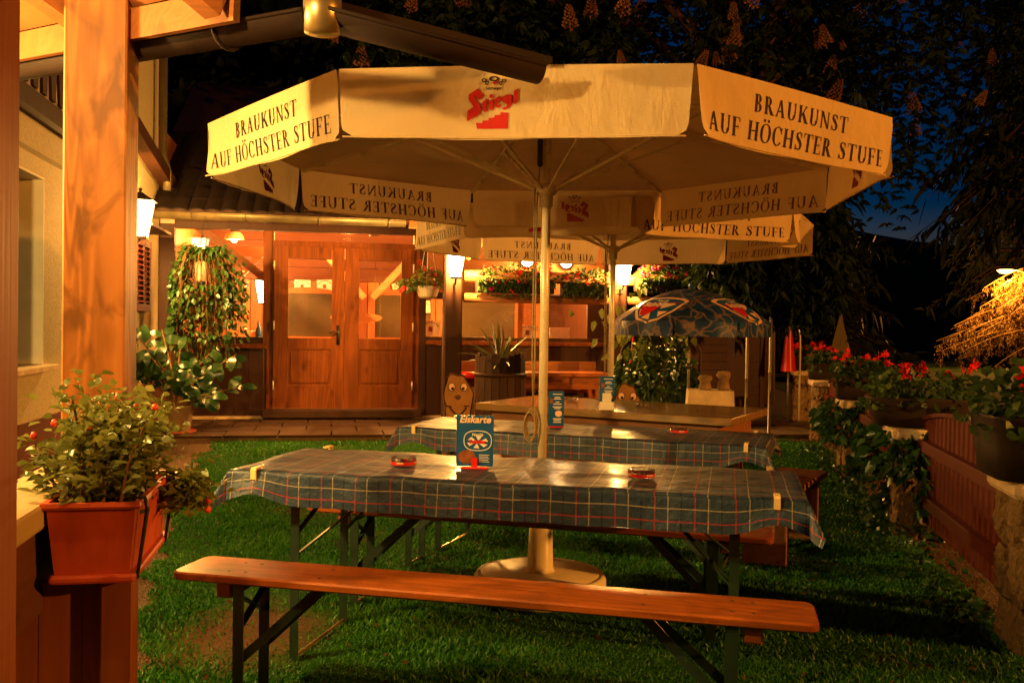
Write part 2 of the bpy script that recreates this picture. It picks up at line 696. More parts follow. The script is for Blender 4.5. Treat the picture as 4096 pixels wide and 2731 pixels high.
def leaf_arrays(C, D, L, W, droop=.25, rng=NP):
    """C centres (base), D pointing directions, L,W arrays -> verts, quads (two quads a leaf, folded on the midrib)"""
    n = len(C)
    D = unit(D)
    ref = rng.normal(size=(n, 3))
    ref[:, 2] += .4
    S = unit(np.cross(D, ref))
    U = np.cross(S, D)
    L = np.broadcast_to(L, (n,))[:, None]
    W = np.broadcast_to(W, (n,))[:, None]
    dn = np.array([0, 0, -1.0])
    b = C
    l1 = C + D * L * .33 - S * W * .5 + U * W * .14
    r1 = C + D * L * .33 + S * W * .5 + U * W * .14
    l2 = C + D * L * .72 - S * W * .36 + U * W * .06 + dn * L * droop * .4
    r2 = C + D * L * .72 + S * W * .36 + U * W * .06 + dn * L * droop * .4
    t = C + D * L + dn * L * droop
    V = np.stack([b, l1, l2, t, r2, r1], 1).reshape(-1, 3)
    o = np.arange(n)[:, None] * 6
    F = np.concatenate([o + np.array([0, 3, 2, 1]), o + np.array([0, 5, 4, 3])], 0)
    return V, F


def foliage(name, C, D, L, W, mat, parent=None, droop=.25, stuff=True):
    V, F = leaf_arrays(np.asarray(C, float), np.asarray(D, float), L, W, droop)
    o = quads(name, V, F, mat, parent)
    if stuff:
        o['kind'] = 'stuff'
    return o


def blob_pts(n, c, r, shell=.55, rng=NP):
    """points in an ellipsoid, denser towards the skin, with outward directions"""
    d = unit(rng.normal(size=(n, 3)))
    k = shell + (1 - shell) * rng.random((n, 1)) ** .6
    P = np.asarray(c) + d * k * np.asarray(r)
    return P, d


GLYPH = {}


def _glyphs():
    T, t, s, h = .17, .07, .07, .045

    def rect(a, b, c, d):
        return [(a, b), (c, b), (c, d), (a, d)]

    def stem(x, w=T, y0=0, y1=1, lo=True, hi=True):
        o = [rect(x, y0, x + w, y1)]
        if lo:
            o.append(rect(x - s, y0, x + w + s, y0 + h))
        if hi:
            o.append(rect(x - s, y1 - h, x + w + s, y1))
        return o

    def ell(cx, cy, rx, ry, a0, a1, n=16, thick=T, thin=.055):
        o = []
        for i in range(n):
            q = []
            for a in (a0 + (a1 - a0) * i / n, a0 + (a1 - a0) * (i + 1) / n):
                a = math.radians(a)
                w = thin + (thick - thin) * abs(math.cos(a))
                q.append(((cx + rx * math.cos(a), cy + ry * math.sin(a)),
                          (cx + (rx - w) * math.cos(a), cy + (ry - thin) * math.sin(a))))
            o.append([q[0][0], q[1][0], q[1][1], q[0][1]])
        return o

    def band(pts, ws):
        o = []
        P = [Vector((x, y)) for x, y in pts]
        N = []
        for i in range(len(P)):
            d = (P[min(i + 1, len(P) - 1)] - P[max(i - 1, 0)]).normalized()
            N.append(Vector((-d.y, d.x)))
        for i in range(len(P) - 1):
            a, b = N[i] * ws[i] / 2, N[i + 1] * ws[i + 1] / 2
            o.append([tuple(P[i] + a), tuple(P[i] - a), tuple(P[i + 1] - b), tuple(P[i + 1] + b)])
        return o
    g = GLYPH
    g['A'] = ([[(.06, 0), (.13, 0), (.45, 1), (.37, 1)], [(.57, 0), (.76, 0), (.47, 1), (.37, 1)], rect(.2, .3, .63, .36),
               rect(0, 0, .2, h), rect(.5, 0, .84, h)], .86)
    g['B'] = (stem(.08, hi=False, lo=False) + [rect(0, 0, .28, h), rect(0, 1 - h, .28, 1)]
              + ell(.26, .76, .29, .24, -90, 90) + ell(.26, .265, .34, .265, -90, 90), .70)
    g['C'] = (ell(.43, .5, .41, .52, 38, 322, 22) + [rect(.70, .66, .75, .98)], .82)
    g['E'] = (stem(.08, hi=False, lo=False) + [rect(0, 1 - h, .6, 1), rect(.2, .48, .48, .53), rect(0, 0, .63, h), rect(.56, .78, .6, .96),
              rect(.59, .04, .63, .24), rect(.45, .4, .49, .61)], .70)
    g['F'] = (stem(.08, hi=False) + [rect(0, 1 - h, .6, 1), rect(.2, .48, .48, .53), rect(.56, .76, .6, .96), rect(.45, .4, .49, .61)], .66)
    g['H'] = (stem(.08) + stem(.62) + [rect(.2, .47, .68, .53)], .90)
    g['K'] = (stem(.08) + [[(.22, .40), (.27, .34), (.72, .98), (.64, .98)], [(.33, .52), (.46, .64), (.86, .02), (.64, .02)],
              rect(.55, 1 - h, .82, 1), rect(.56, 0, .92, h)], .90)
    g['N'] = (stem(.09, t) + [[(.03, 1), (.23, 1), (.80, 0), (.70, 0)]] + stem(.73, t, lo=False) + [rect(-.02, 1 - h, .1, 1)], .92)
    g['O'] = (ell(.44, .5, .43, .52, 0, 360, 26), .90)
    g['Ö'] = (g['O'][0] + [rect(.2, 1.1, .34, 1.24), rect(.52, 1.1, .66, 1.24)], .90)
    g['R'] = (stem(.08, hi=False) + [rect(0, 1 - h, .28, 1)] + ell(.26, .74, .31, .26, -90, 90)
              + [[(.28, .5), (.45, .5), (.80, .02), (.58, .02)], rect(.55, 0, .86, h)], .82)
    g['S'] = (band([(.52, .78), (.45, .93), (.3, .97), (.15, .9), (.13, .74), (.28, .59), (.44, .46), (.53, .3), (.48, .1), (.32, .03), (.16, .08), (.08, .24)],
                   [.04, .06, .06, .1, .15, .18, .18, .17, .12, .06, .06, .04]) + [rect(.5, .68, .54, .99), rect(.05, .01, .09, .3)], .64)
    g['T'] = (stem(.32, hi=False) + [rect(0, .95, .8, 1), rect(0, .76, .045, .96), rect(.755, .76, .8, .96)], .82)
    g['U'] = (stem(.08, T, .3, 1, False) + ell(.4, .32, .325, .34, 180, 360, 14) + stem(.66, t, .3, 1, False), .86)
    g[' '] = ([], .42)


_glyphs()


def text_polys(txt, height, stretch=1.0, gap=.12):
    """list of polygons (x,y) centred on x, baseline y=0"""
    x, out = 0.0, []
    for ch in txt:
        ps, adv = GLYPH[ch]
        for p in ps:
            out.append([((x + a) * height * stretch, b * height) for a, b in p])
        x += adv + gap
    w = (x - gap) * height * stretch
    return [[(a - w / 2, b) for a, b in p] for p in out], w


def font_polys(txt, size, shear=0.0, bold=0.0):
    cu = bpy.data.curves.new('t', 'FONT')
    cu.body = txt
    cu.size = size
    cu.shear = shear
    cu.offset = bold
    cu.align_x = 'CENTER'
    cu.resolution_u = 3
    o = bpy.data.objects.new('t', cu)
    COL.objects.link(o)
    bpy.context.view_layer.update()
    me = bpy.data.meshes.new_from_object(o)
    ps = [[(me.vertices[i].co.x, me.vertices[i].co.y) for i in p.vertices] for p in me.polygons]
    bpy.data.objects.remove(o)
    bpy.data.curves.remove(cu)
    bpy.data.meshes.remove(me)
    return ps


def polys_to(mb, polys, fn):
    for p in polys:
        mb.add([fn(x, y) for x, y in p], [tuple(range(len(p)))])
    return mb


def gz(x, y):
    """ground height: the lawn dips a hand's breadth behind the first table"""
    a = min(1, max(0, (y - 4.9) / 1.0))
    b = min(1, max(0, (y - 9.3) / 1.2))
    return -.05 * (a * a * (3 - 2 * a)) + .05 * (b * b * (3 - 2 * b))

# ------------------------------------------------------------------ ground, lawn, grass, far hill
E1 = np.array([.98245, .18654, 0.0])
E2 = np.array([-.18654, .98245, 0.0])
HROT = math.atan2(.18654, .98245)
HORG = (-3.215, 12.7, 0.0)


def toL(X, Y):
    return (X * E1[0] + Y * E1[1], X * E2[0] + Y * E2[1])


def hw(t, y, z=0.0):
    """annex frame -> world"""
    p = np.array(HORG) + E1 * t + E2 * y
    return (p[0], p[1], z)


LX = ([1.0, 2.4, 3.59, 4.2, 5.76, 7.71, 9.75, 11.3], [-.72, -1.08, -1.38, -1.62, -2.08, -2.66, -3.15, -3.3])


def lawn_l(y):
    return np.interp(y, *LX) + .05 * np.sin(y * 7) + .03 * np.sin(y * 17)


def lawn_r(y):
    return 2.1 + .2 * (y - 4)


def grid_sheet(name, xs, ys, zf, mat, kind):
    nx = len(xs)
    V = [(x, y, zf(x, y)) for y in ys for x in xs]
    F = [(j * nx + i, j * nx + i + 1, (j + 1) * nx + i + 1, (j + 1) * nx + i) for j in range(len(ys) - 1) for i in range(nx - 1)]
    o = quads(name, V, F, mat, None, True)
    return tag(o, kind=kind)


xs = np.concatenate([[-300, -120, -50, -20], np.linspace(-9, 11, 41), [25, 60, 130, 300]])
ys = np.concatenate([[-60, -20, -6], np.linspace(-2, 18, 41), [28, 50, 100, 250, 500]])
grid_sheet('ground', xs, ys, lambda x, y: gz(x, y) - .012, 'gravel', 'structure')

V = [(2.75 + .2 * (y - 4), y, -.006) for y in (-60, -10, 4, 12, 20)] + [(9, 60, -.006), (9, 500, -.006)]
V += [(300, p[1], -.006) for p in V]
tag(quads('dark_ground_sheet', V, [(i, i + 7, i + 8, i + 1) for i in range(6)], 'dark_ground_sheet'), kind='structure')  # added sheet over the lamplit gravel, night darkness put into its colour

ys = np.linspace(1.0, 11.9, 110)
V, F = [], []
for j, y in enumerate(ys):
    a, b = lawn_l(y), lawn_r(y)
    for i in range(25):
        x = a + (b - a) * i / 24
        yy = y if y < 10.6 else 10.6 + (y - 10.6) * (.45 + .22 * (x + 3.2))
        V.append((x, yy, gz(x, yy) + .0 + .006 * math.sin(x * 5 + y * 3)))
for j in range(len(ys) - 1):
    for i in range(24):
        F.append((j * 25 + i, j * 25 + i + 1, (j + 1) * 25 + i + 1, (j + 1) * 25 + i))
tag(quads('lawn', V, F, 'lawn_soil', None, True), kind='structure')


def grass():
    n = 260000
    y = 2.3 + (11.6 - 2.3) * NP.random(n) ** 1.55
    a, b = lawn_l(y) - .05, lawn_r(y) + .15
    x = a + (b - a) * NP.random(n)
    worn = np.sqrt(((x + 1.12) * 1.7) ** 2 + ((y - 4.15) * 1.25) ** 2) + NP.normal(size=n) * .14
    patch = np.sin(x * 2.3 + 1) * np.sin(y * 1.9 + x) + .6 * np.sin(x * 5.1 - y * 4.3)
    keep = (worn > .62) & ((patch > -1.15) | (NP.random(n) < .35)) & ~((y > 11.0 + .19 * (x + 3.3)))
    keep |= NP.random(n) < .10
    x, y = x[keep], y[keep]
    n = len(x)
    z = np.array([gz(p, q) for p, q in zip(x, y)])
    ang = NP.random(n) * 2 * PI
    h = (.012 + .018 * NP.random(n) ** 2) * (1 + .5 * np.clip(np.sin(x * 3 + y * 2.1), 0, 1))
    w = .0016 + .0016 * NP.random(n) + .0004 * y
    lean = h * (.3 + .9 * NP.random(n))
    la = NP.random(n) * 2 * PI
    B = np.stack([x, y, z - .003], 1)
    s = np.stack([np.cos(ang) * w, np.sin(ang) * w, 0 * w], 1)
    ld = np.stack([np.cos(la) * lean, np.sin(la) * lean, 0 * lean], 1)
    up = np.array([0, 0, 1.0])
    M = B + up * (h * .6)[:, None] + ld * .35
    Tp = B + up * h[:, None] + ld
    Vv = np.stack([B - s, B + s, M + s * .7, Tp, M - s * .7], 1).reshape(-1, 3)
    o = np.arange(n)[:, None] * 5
    F4 = np.concatenate([o + np.array([0, 1, 2, 4])], 0)
    F3 = o + np.array([4, 2, 3])
    me = bpy.data.meshes.new('grass')
    me.vertices.add(len(Vv))
    me.vertices.foreach_set('co', Vv.astype(np.float32).ravel())
    li = np.concatenate([F4.ravel(), F3.ravel()]).astype(np.int32)
    me.loops.add(len(li))
    me.loops.foreach_set('vertex_index', li)
    ls = np.concatenate([np.arange(0, n * 4, 4), n * 4 + np.arange(0, n * 3, 3)]).astype(np.int32)
    me.polygons.add(2 * n)
    me.polygons.foreach_set('loop_start', ls)
    me.update(calc_edges=True)
    tag(link('grass', me, 'grass_blade'), 'short green garden grass covering the lawn under the tables', 'grass', None, 'stuff')


grass()
n = 260
y = 2.6 + 7 * NP.random(n) ** 1.3
x = lawn_l(y) + (lawn_r(y) - lawn_l(y)) * NP.random(n)
P = np.stack([x, y, np.array([gz(a, b) for a, b in zip(x, y)]) + .012 + .015 * NP.random(n)], 1)
tag(foliage('fallen_leaves', P, NP.normal(size=(n, 3)) * [1, 1, .25], .03 * (.6 + .8 * NP.random(n)), .018, 'leaf_dry', None, .1), 'small dry leaves fallen on the lawn', 'fallen leaves', None, 'stuff')

# far ridge closing the view
V, F = [], []
n = 60
for j, (r, k) in enumerate(((70, 0), (95, .7), (130, 1.0), (260, .9))):
    for i in range(n):
        a = -.9 + 2.4 * i / (n - 1)
        h = (4.2 + 1.6 * math.sin(a * 3.3 + 1) + .8 * math.sin(a * 11)) + 7 * max(0, -a + .1) - 1.2 * max(0, a - .3)
        V.append((r * math.sin(a), r * math.cos(a), max(9.0, h * 2.9) * k - .4))
for j in range(3):
    for i in range(n - 1):
        F.append((j * n + i, j * n + i + 1, (j + 1) * n + i + 1, (j + 1) * n + i))
tag(quads('hill', V, F, 'night_hill', None, True), kind='structure')

# paved strip before the annex door: slabs set one by one
pav = tag(MB().box(-1.3, -2.0, -.1, 7.0, -.02, .045).build('pavement', 'mortar', loc=HORG, rz=HROT), kind='structure')
k = 0
for r in range(4):
    for c in range(14):
        if r > 1 and c > 6:
            continue
        x0 = -1.3 + c * .6 + (.3 if r % 2 else 0)
        y1 = -.14 - r * .47
        s = MB().box(.008, -.46, 0, .592, -.008, .022 + .008 * RND.random(), .006)
        s.build('slab', 'slab', pav, loc=(x0, y1, .045))

# ------------------------------------------------------------------ the porch the photographer stands beside
porch = thing('wooden_porch', 'timber porch at the left edge with lit yellow corner post, railing and roof overhang', 'porch', (0, 0, 0), HROT)
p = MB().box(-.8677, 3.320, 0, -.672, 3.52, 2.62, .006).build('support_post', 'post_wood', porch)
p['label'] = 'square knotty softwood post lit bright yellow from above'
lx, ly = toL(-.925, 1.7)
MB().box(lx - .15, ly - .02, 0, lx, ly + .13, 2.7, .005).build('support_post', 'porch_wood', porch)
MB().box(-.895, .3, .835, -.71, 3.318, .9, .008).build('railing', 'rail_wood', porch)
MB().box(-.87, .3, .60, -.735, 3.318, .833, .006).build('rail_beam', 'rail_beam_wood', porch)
for i in range(9):
    x = -1.5 + i * .108
    MB().box(x, 2.655 + .004 * (i % 2), 0, x + .105, 2.68, .68).build('wall_plank', 'porch_wood', porch)
MB().box(-.585, 2.62, 0, -.505, 2.70, .70, .004).build('corner_post', 'porch_wood', porch)
# overhanging roof corner, described along its eave: a runs along the eave, n points under the roof
Cn = Vector((-.577, 2.83, 0))
Aa = Vector((-.829, .560, 0))
Nn = Vector((-.560, -.829, 0))


def rp(a, nn, z):
    w = Cn + Aa * a + Nn * nn
    l = toL(w.x, w.y)
    return (l[0], l[1], z)


def eave_z(a):
    return 2.22 + .045 * a


SL = .42
mb = MB()
mb.beam(rp(.26, .10, 2.325), rp(3.2, .10, 2.325 + .045 * 2.9), .025, .10)
mb.build('fascia', 'porch_wood_x', porch)
for i in range(11):
    n0, n1 = .10 + i * .15, .10 + i * .15 + .146
    z0, z1 = 2.385 + SL * (n0 - .1), 2.385 + SL * (n1 - .1)
    a0, a1 = .24, 3.2
    dz = .045 * 2.9
    vs = [rp(a0, n0, z0), rp(a1, n0, z0 + dz), rp(a1, n1, z1 + dz), rp(a0, n1, z1)]
    vs += [(x, y, z + .02) for x, y, z in vs]
    MB().add(vs, [(0, 1, 2, 3), (4, 7, 6, 5), (0, 4, 5, 1), (1, 5, 6, 2), (2, 6, 7, 3), (3, 7, 4, 0)]).build('soffit_plank', 'porch_wood_x', porch)
for a in (.31, .95, 1.6, 2.3):
    z = 2.325 + .045 * (a - .26)
    MB().beam(rp(a, .13, z), rp(a, 1.7, z + SL * 1.57), .07, .10).build('rafter', 'porch_wood_x', porch)
# roof cover over the planks
vs = [rp(.2, .04, 2.42), rp(3.3, .04, 2.56), rp(3.3, 1.8, 3.28), rp(.2, 1.8, 3.14)]
vs += [(x, y, z + .05) for x, y, z in vs]
MB().add(vs, [(0, 1, 2, 3), (4, 7, 6, 5), (0, 4, 5, 1), (1, 5, 6, 2), (2, 6, 7, 3), (3, 7, 4, 0)]).build('roof', 'roof_tile', porch)


def half_pipe(mb, p, q, r, th=.004, n=12):
    p, q = Vector(p), Vector(q)
    d = (q - p).normalized()
    s = d.cross(Vector((0, 0, 1))).normalized()
    u = Vector((0, 0, 1))
    vs, fs = [], []
    for P in (p, q):
        for rr in (r, r - th):
            for k in range(n + 1):
                a = PI + PI * k / n
                vs.append(P + s * (rr * math.cos(a)) + u * (rr * math.sin(a)))
    m = n + 1
    for k in range(n):
        fs += [(k, k + 1, 2 * m + k + 1, 2 * m + k), (m + k + 1, m + k, 3 * m + k, 3 * m + k + 1),
               (k + 1, k, m + k, m + k + 1), (2 * m + k, 2 * m + k + 1, 3 * m + k + 1, 3 * m + k)]
    fs += [(0, 2 * m, 3 * m, m), (n, m + n, 3 * m + n, 2 * m + n)]
    mb.add(vs, fs)
    for P in (p, q):
        pass
    # rolled front bead
    mb.tube([p + s * r, q + s * r], .007, 6)
    mb.tube([p - s * r, q - s * r], .007, 6)
    return mb


half_pipe(MB(), rp(0.03, 0, 2.285), rp(3.2, 0, 2.285 + .045 * 3.2), .056).build('gutter', 'gutter_brown', porch, True)
l0 = toL(-.577, 2.83)
l1 = toL(.074, 3.19)
half_pipe(MB(), (l0[0], l0[1], 2.285), (l1[0], l1[1], 2.228), .052).build('spout_gutter', 'gutter_brown', porch, True)
MB().beam((l0[0] - .02, l0[1] + .06, 2.335), (l1[0] + .05, l1[1] + .07, 2.272), .05, .022).build('spout_board', 'gutter_brown', porch)
mb = MB()
for a in (.42, 1.9):
    c = Vector(rp(a, 0, 2.285 + .045 * a))
    l = Vector(rp(a, .07, 0)) - Vector(rp(a, 0, 0))
    pts = [c + l.normalized() * (.064 * math.cos(t)) + Vector((0, 0, .064 * math.sin(t))) for t in np.linspace(PI, 2 * PI, 9)]
    MB().tube(pts, .007, 6).build('gutter_bracket', 'gutter_brown', porch, True)

MB().lathe([(.02, -.05), (.052, -.045), (.056, .02), (.056, .06), (.048, .065), (.048, .5)], 20, (l0[0], l0[1], 2.27)).build('outlet_pipe', 'brass_pipe', porch, True)

# ------------------------------------------------------------------ lanterns
def lantern(name, label, loc, rz, power, group, scale=1.0, col=BULB, bracket=True, chain=.3):
    t = thing(name, label, 'lantern', loc, rz, group)
    a, b, h = .10 * scale, .055 * scale, .30 * scale
    g = MB()
    vs = [(-b, -b, -h / 2), (b, -b, -h / 2), (b, b, -h / 2), (-b, b, -h / 2), (-a, -a, h / 2), (a, -a, h / 2), (a, a, h / 2), (-a, a, h / 2)]
    g.add(vs, [(0, 3, 2, 1), (0, 1, 5, 4), (1, 2, 6, 5), (2, 3, 7, 6), (3, 0, 4, 7)])
    g.build('glass', 'lantern_glow', t)
    c = MB()
    A = a * 1.25
    c.add([(-A, -A, h / 2), (A, -A, h / 2), (A, A, h / 2), (-A, A, h / 2), (0, 0, h / 2 + .09 * scale)], [(3, 2, 1, 0), (0, 1, 4), (1, 2, 4), (2, 3, 4), (3, 0, 4)])
    c.ball((0, 0, h / 2 + .10 * scale), .018 * scale)
    c.build('cap', 'dark_metal', t)
    f = MB()
    for sx, sy in ((-1, -1), (1, -1), (1, 1), (-1, 1)):
        f.beam((sx * b, sy * b, -h / 2), (sx * a, sy * a, h / 2), .010 * scale, .010 * scale)
    f.box(-b * 1.1, -b * 1.1, -h / 2 - .02 * scale, b * 1.1, b * 1.1, -h / 2 - .001)
    f.build('frame', 'dark_metal', t)
    if bracket:
        k = MB().tube([(0, .0, -h / 2 - .02 * scale), (0, .06, -h / 2 - .08 * scale), (0, .20 * scale, -h / 2 - .06 * scale)], .012 * scale, 6)
        k.box(-.04, .19 * scale, -h / 2 - .14 * scale, .04, .205 * scale, -h / 2 + .02)
        k.build('bracket', 'dark_metal', t)
    else:
        MB().tube([(0, 0, h / 2 + .09 * scale), (0, 0, h / 2 + .09 * scale + chain)], .005, 6).build('chain', 'dark_metal', t)
    point('bulb_light', (0, 0, .02), power, col, .045 * scale, t)
    return t


# ------------------------------------------------------------------ rendered house on the left
house = thing('rendered_house', 'ochre rendered house at left with deep window recess, balcony boards and dark plinth', 'house', HORG, HROT)
XW = -1.445
w = MB()
w.box(XW - .35, -5.07, .58, XW, 0, 3.4)
w.box(XW - .35, -6.45, .58, XW, -5.07, 1.0)
w.box(XW - .35, -6.45, 2.46, XW, -5.07, 3.4)
w.box(XW - .35, -13.5, .58, XW, -6.45, 3.4)
w.build('wall', 'stucco', house)
w = MB().box(XW - .30, -7.8, 3.4, XW - .02, .02, 6.2)
w.box(XW - 6, -.3, .6, XW - .32, 0, 6.2)
w.build('upper_wall', 'stucco', house)
MB().box(XW - .3, -13.5, -.05, XW + .025, -.0, .585).build('plinth', 'plinth_red', house)
MB().box(XW - .02, -13.5, 2.60, XW + .07, -2.2, 2.80).build('cornice', 'stucco', house)
win = MB()
win.box(XW - .30, -6.45, 1.0, XW - .24, -5.07, 1.08).box(XW - .30, -6.45, 2.38, XW - .24, -5.07, 2.46)
win.box(XW - .30, -5.15, 1.08, XW - .24, -5.07, 2.38).box(XW - .30, -6.45, 1.08, XW - .24, -6.37, 2.38).box(XW - .30, -5.80, 1.08, XW - .24, -5.72, 2.38)
wo = win.build('window', 'dark_wood', house)
MB().box(XW - .28, -6.37, 1.08, XW - .27, -5.80, 2.38).build('pane', 'pane_glass', wo)
MB().box(XW - .28, -5.72, 1.08, XW - .27, -5.15, 2.38).build('pane', 'pane_glass', wo)
rv = MB().box(XW - .235, -5.085, 1.003, XW + .012, -5.067, 2.457).box(XW - .235, -6.453, 1.003, XW + .012, -6.435, 2.457).box(XW - .235, -6.435, 2.44, XW + .012, -5.085, 2.457)
rv.build('window_reveal', 'white_plaster', house)
MB().box(XW - .23, -6.55, .955, XW + .10, -4.97, .998, .006).build('window_sill', 'pale_stone', house)
MB().box(XW, -10.5, 2.86, XW + .12, -4.2, 3.0).build('balcony_beam', 'dark_wood', house)
for i in range(27):
    y = -10.2 + i * .225
    m = MB()
    m.prism([(0, 0), (.10, 0), (.135, .28), (.10, .60), (0, .60), (-.035, .28)], 0, .022)
    m2 = MB().add([(XW + .09 + yy, y + x, 3.03 + z) for x, yy, z in m.v], m.f)
    m2.build('baluster_board', 'dark_wood', house)
MB().box(XW + .06, -10.4, 3.66, XW + .14, -4.2, 3.74).build('balcony_rail', 'dark_wood', house)
# small window shutter with louvres, and its little hood
s = MB()
s.box(XW + .02, -1.72, 1.46, XW + .06, -1.64, 2.30).box(XW + .02, -.92, 1.46, XW + .06, -.84, 2.30)
s.box(XW + .02, -1.64, 1.46, XW + .06, -.92, 1.54).box(XW + .02, -1.64, 2.22, XW + .06, -.92, 2.30).box(XW + .02, -1.31, 1.54, XW + .06, -1.25, 2.22)
so = s.build('shutter', 'fence_wood', house)
lv = MB()
for i in range(11):
    z = 1.56 + i * .06
    for y0, y1 in ((-1.635, -1.315), (-1.245, -.925)):
        lv = MB()
        lv.add([(XW + .022, y0, z + .04), (XW + .058, y0, z), (XW + .058, y1, z), (XW + .022, y1, z + .04),
                (XW + .028, y0, z + .046), (XW + .064, y0, z + .006), (XW + .064, y1, z + .006), (XW + .028, y1, z + .046)],
               [(0, 1, 2, 3), (7, 6, 5, 4), (0, 4, 5, 1), (2, 6, 7, 3), (1, 5, 6, 2), (0, 3, 7, 4)])
        lv.build('louvre', 'fence_wood', so)
MB().beam((XW + .12, -1.85, 2.43), (XW + .12, -.6, 2.43), .26, .03).build('shutter_hood', 'dark_wood', house)
MB().tube([(XW + .10, -.35, 6.2), (XW + .10, -.35, 3.45), (XW + .16, -.38, 3.25), (XW + .16, -.38, 3.0)], .05, 10).build('downpipe', 'zinc', house, True)
MB().beam((XW + .12, -2.5, 3.44), (XW + .12, .1, 3.12), .16, .16).build('verge_board', 'dark_wood', house)
MB().add([(XW + .5, -9, 5.9), (XW + .5, .8, 5.9), (XW - 6, .8, 8.8), (XW - 6, -9, 8.8), (XW + .5, -9, 6.02), (XW + .5, .8, 6.02), (XW - 6, .8, 8.92), (XW - 6, -9, 8.92)],
         [(0, 1, 2, 3), (4, 7, 6, 5), (0, 4, 5, 1), (1, 5, 6, 2), (2, 6, 7, 3), (3, 7, 4, 0)]).build('roof', 'roof_tile', house)
lantern('wall_lantern', 'glowing tapered lantern on the house wall just behind the lit porch post', hw(XW + .2, -2.29, 2.44), HROT + PI / 2, 270, 'lit lanterns', 1.25)

# ------------------------------------------------------------------ timber annex with the double door
annex = thing('timber_annex', 'timber annex with glazed double door, lit room inside and tiled roof', 'building', HORG, HROT)


def part(name, mat, x0, y0, z0, x1, y1, z1, bev=.0, par=None):
    return MB().box(x0, y0, z0, x1, y1, z1, bev).build(name, mat, par or annex)


part('base_beam', 'pale_stone', -1.44, -.04, -.02, 4.74, .14, .095)
part('door_step', 'slab', -.1, -.30, .096, 2.0, -.045, .195, .01)
part('corner_post', 'dark_wood', -1.44, -.01, .1, -1.25, .14, 2.62, .006)
for i in range(6):
    part('wall_plank', 'dark_wood', -1.24 + i * .19, 0, .1, -1.24 + i * .19 + .186, .05, .995)
part('wall_plank', 'dark_wood', -.1, 0, .1, -.062, .05, .995)
part('window_sill', 'door_wood', -1.245, -.05, .998, -.064, .12, 1.06, .006)
part('window_frame', 'dark_wood', -1.245, .0, 1.062, -.115, .09, 1.15)
part('window_post', 'door_wood', -.115, -.01, 1.062, -.005, .12, 2.565)
part('door_frame', 'door_wood', -.061, -.011, .1, -.001, .121, 1.0615)
part('window_pane', 'pane_glass', -1.247, .04, 1.152, -.117, .05, 2.563)
part('head_beam', 'dark_wood', -1.247, -.015, 2.568, 4.74, .14, 2.70)
part('door_frame', 'door_wood', 0, -.012, .197, .022, .12, 2.566)
part('door_frame', 'door_wood', 1.885, -.012, .197, 1.965, .12, 2.566)
part('door_frame', 'door_wood', .0225, -.012, 2.372, 1.8845, .12, 2.445)
part('transom_pane', 'pane_glass', .0225, .03, 2.447, 1.8845, .04, 2.566)
for x0, x1, ox in ((.024, .953, .72), (.957, 1.883, 0)):
    d = MB()
    y0, y1 = -.045, .01
    d.box(x0, y0, .2, x0 + .19, y1, 2.368, .003).box(x1 - .17, y0, .2, x1, y1, 2.368, .003)
    d.box(x0 + .191, y0, 2.21, x1 - .171, y1, 2.368).box(x0 + .191, y0, 1.0, x1 - .171, y1, 1.145).box(x0 + .191, y0, .2, x1 - .171, y1, .505)
    leaf = d.build('door', 'door_wood', annex)
    MB().box(x0 + .192, y0 + .022, 1.147, x1 - .172, y0 + .03, 2.208).build('glass_pane', 'pane_glass', leaf)
    q = MB().box(x0 + .192, y0 + .02, .507, x1 - .172, y0 + .04, .998)
    q.box(x0 + .225, y0 + .010, .54, x1 - .205, y0 + .0205, .965, .008)
    q.build('door_panel', 'door_wood', leaf)
    for z in (.45, 1.25, 2.05):
        hx = x0 + .006 if ox else x1 - .006
        MB().tube([(hx, y0 - .012, z), (hx, y0 - .012, z + .12)], .010, 8).build('hinge', 'pole_metal', leaf, True)
    if ox:
        MB().box(x1 - .10, y0 - .008, 1.06, x1 - .06, y0 - .0005, 1.32).tube([(x1 - .08, y0 - .008, 1.22), (x1 - .08, y0 - .05, 1.22), (x1 - .15, y0 - .055, 1.235), (x1 - .2, y0 - .05, 1.22)], .011, 8).build('door_handle', 'black_plastic', leaf, True)
# right-hand front beyond the door
part('window_post', 'dark_wood', 1.967, -.012, .1, 2.06, .13, 2.566)
for i in range(13):
    part('wall_plank', 'dark_wood', 2.063 + i * .196, 0, .1, 2.063 + i * .196 + .192, .05, 1.075)
part('window_sill', 'door_wood', 2.062, -.05, 1.078, 4.6, .1, 1.13, .006)
part('window_frame', 'dark_wood', 2.062, 0, 1.132, 4.6, .08, 1.185)
part('window_frame', 'dark_wood', 2.062, 0, 1.705, 4.6, .08, 1.80)
part('window_mullion', 'dark_wood', 2.30, 0, 1.187, 2.42, .08, 1.703)
part('window_mullion', 'dark_wood', 4.36, 0, 1.187, 4.6, .08, 1.703)
part('window_mullion', 'door_wood', 3.36, .01, 1.187, 3.42, .07, 1.703)
for a, b in ((2.062, 2.30), (2.42, 3.36), (3.42, 4.36)):
    part('window_pane', 'pane_glass', a, .035, 1.186, b, .043, 1.704)
for i in range(5):
    part('wall_plank', 'log_wood', 2.062, .0 + .003 * (i % 2), 1.803 + i * .152, 4.6, .05, 1.803 + i * .152 + .149)
part('corner_post', 'dark_wood', 4.603, -.02, .1, 4.74, .14, 2.566)
part('side_wall', 'dark_wood', 4.70, .142, .1, 4.76, 4.3, 2.9)
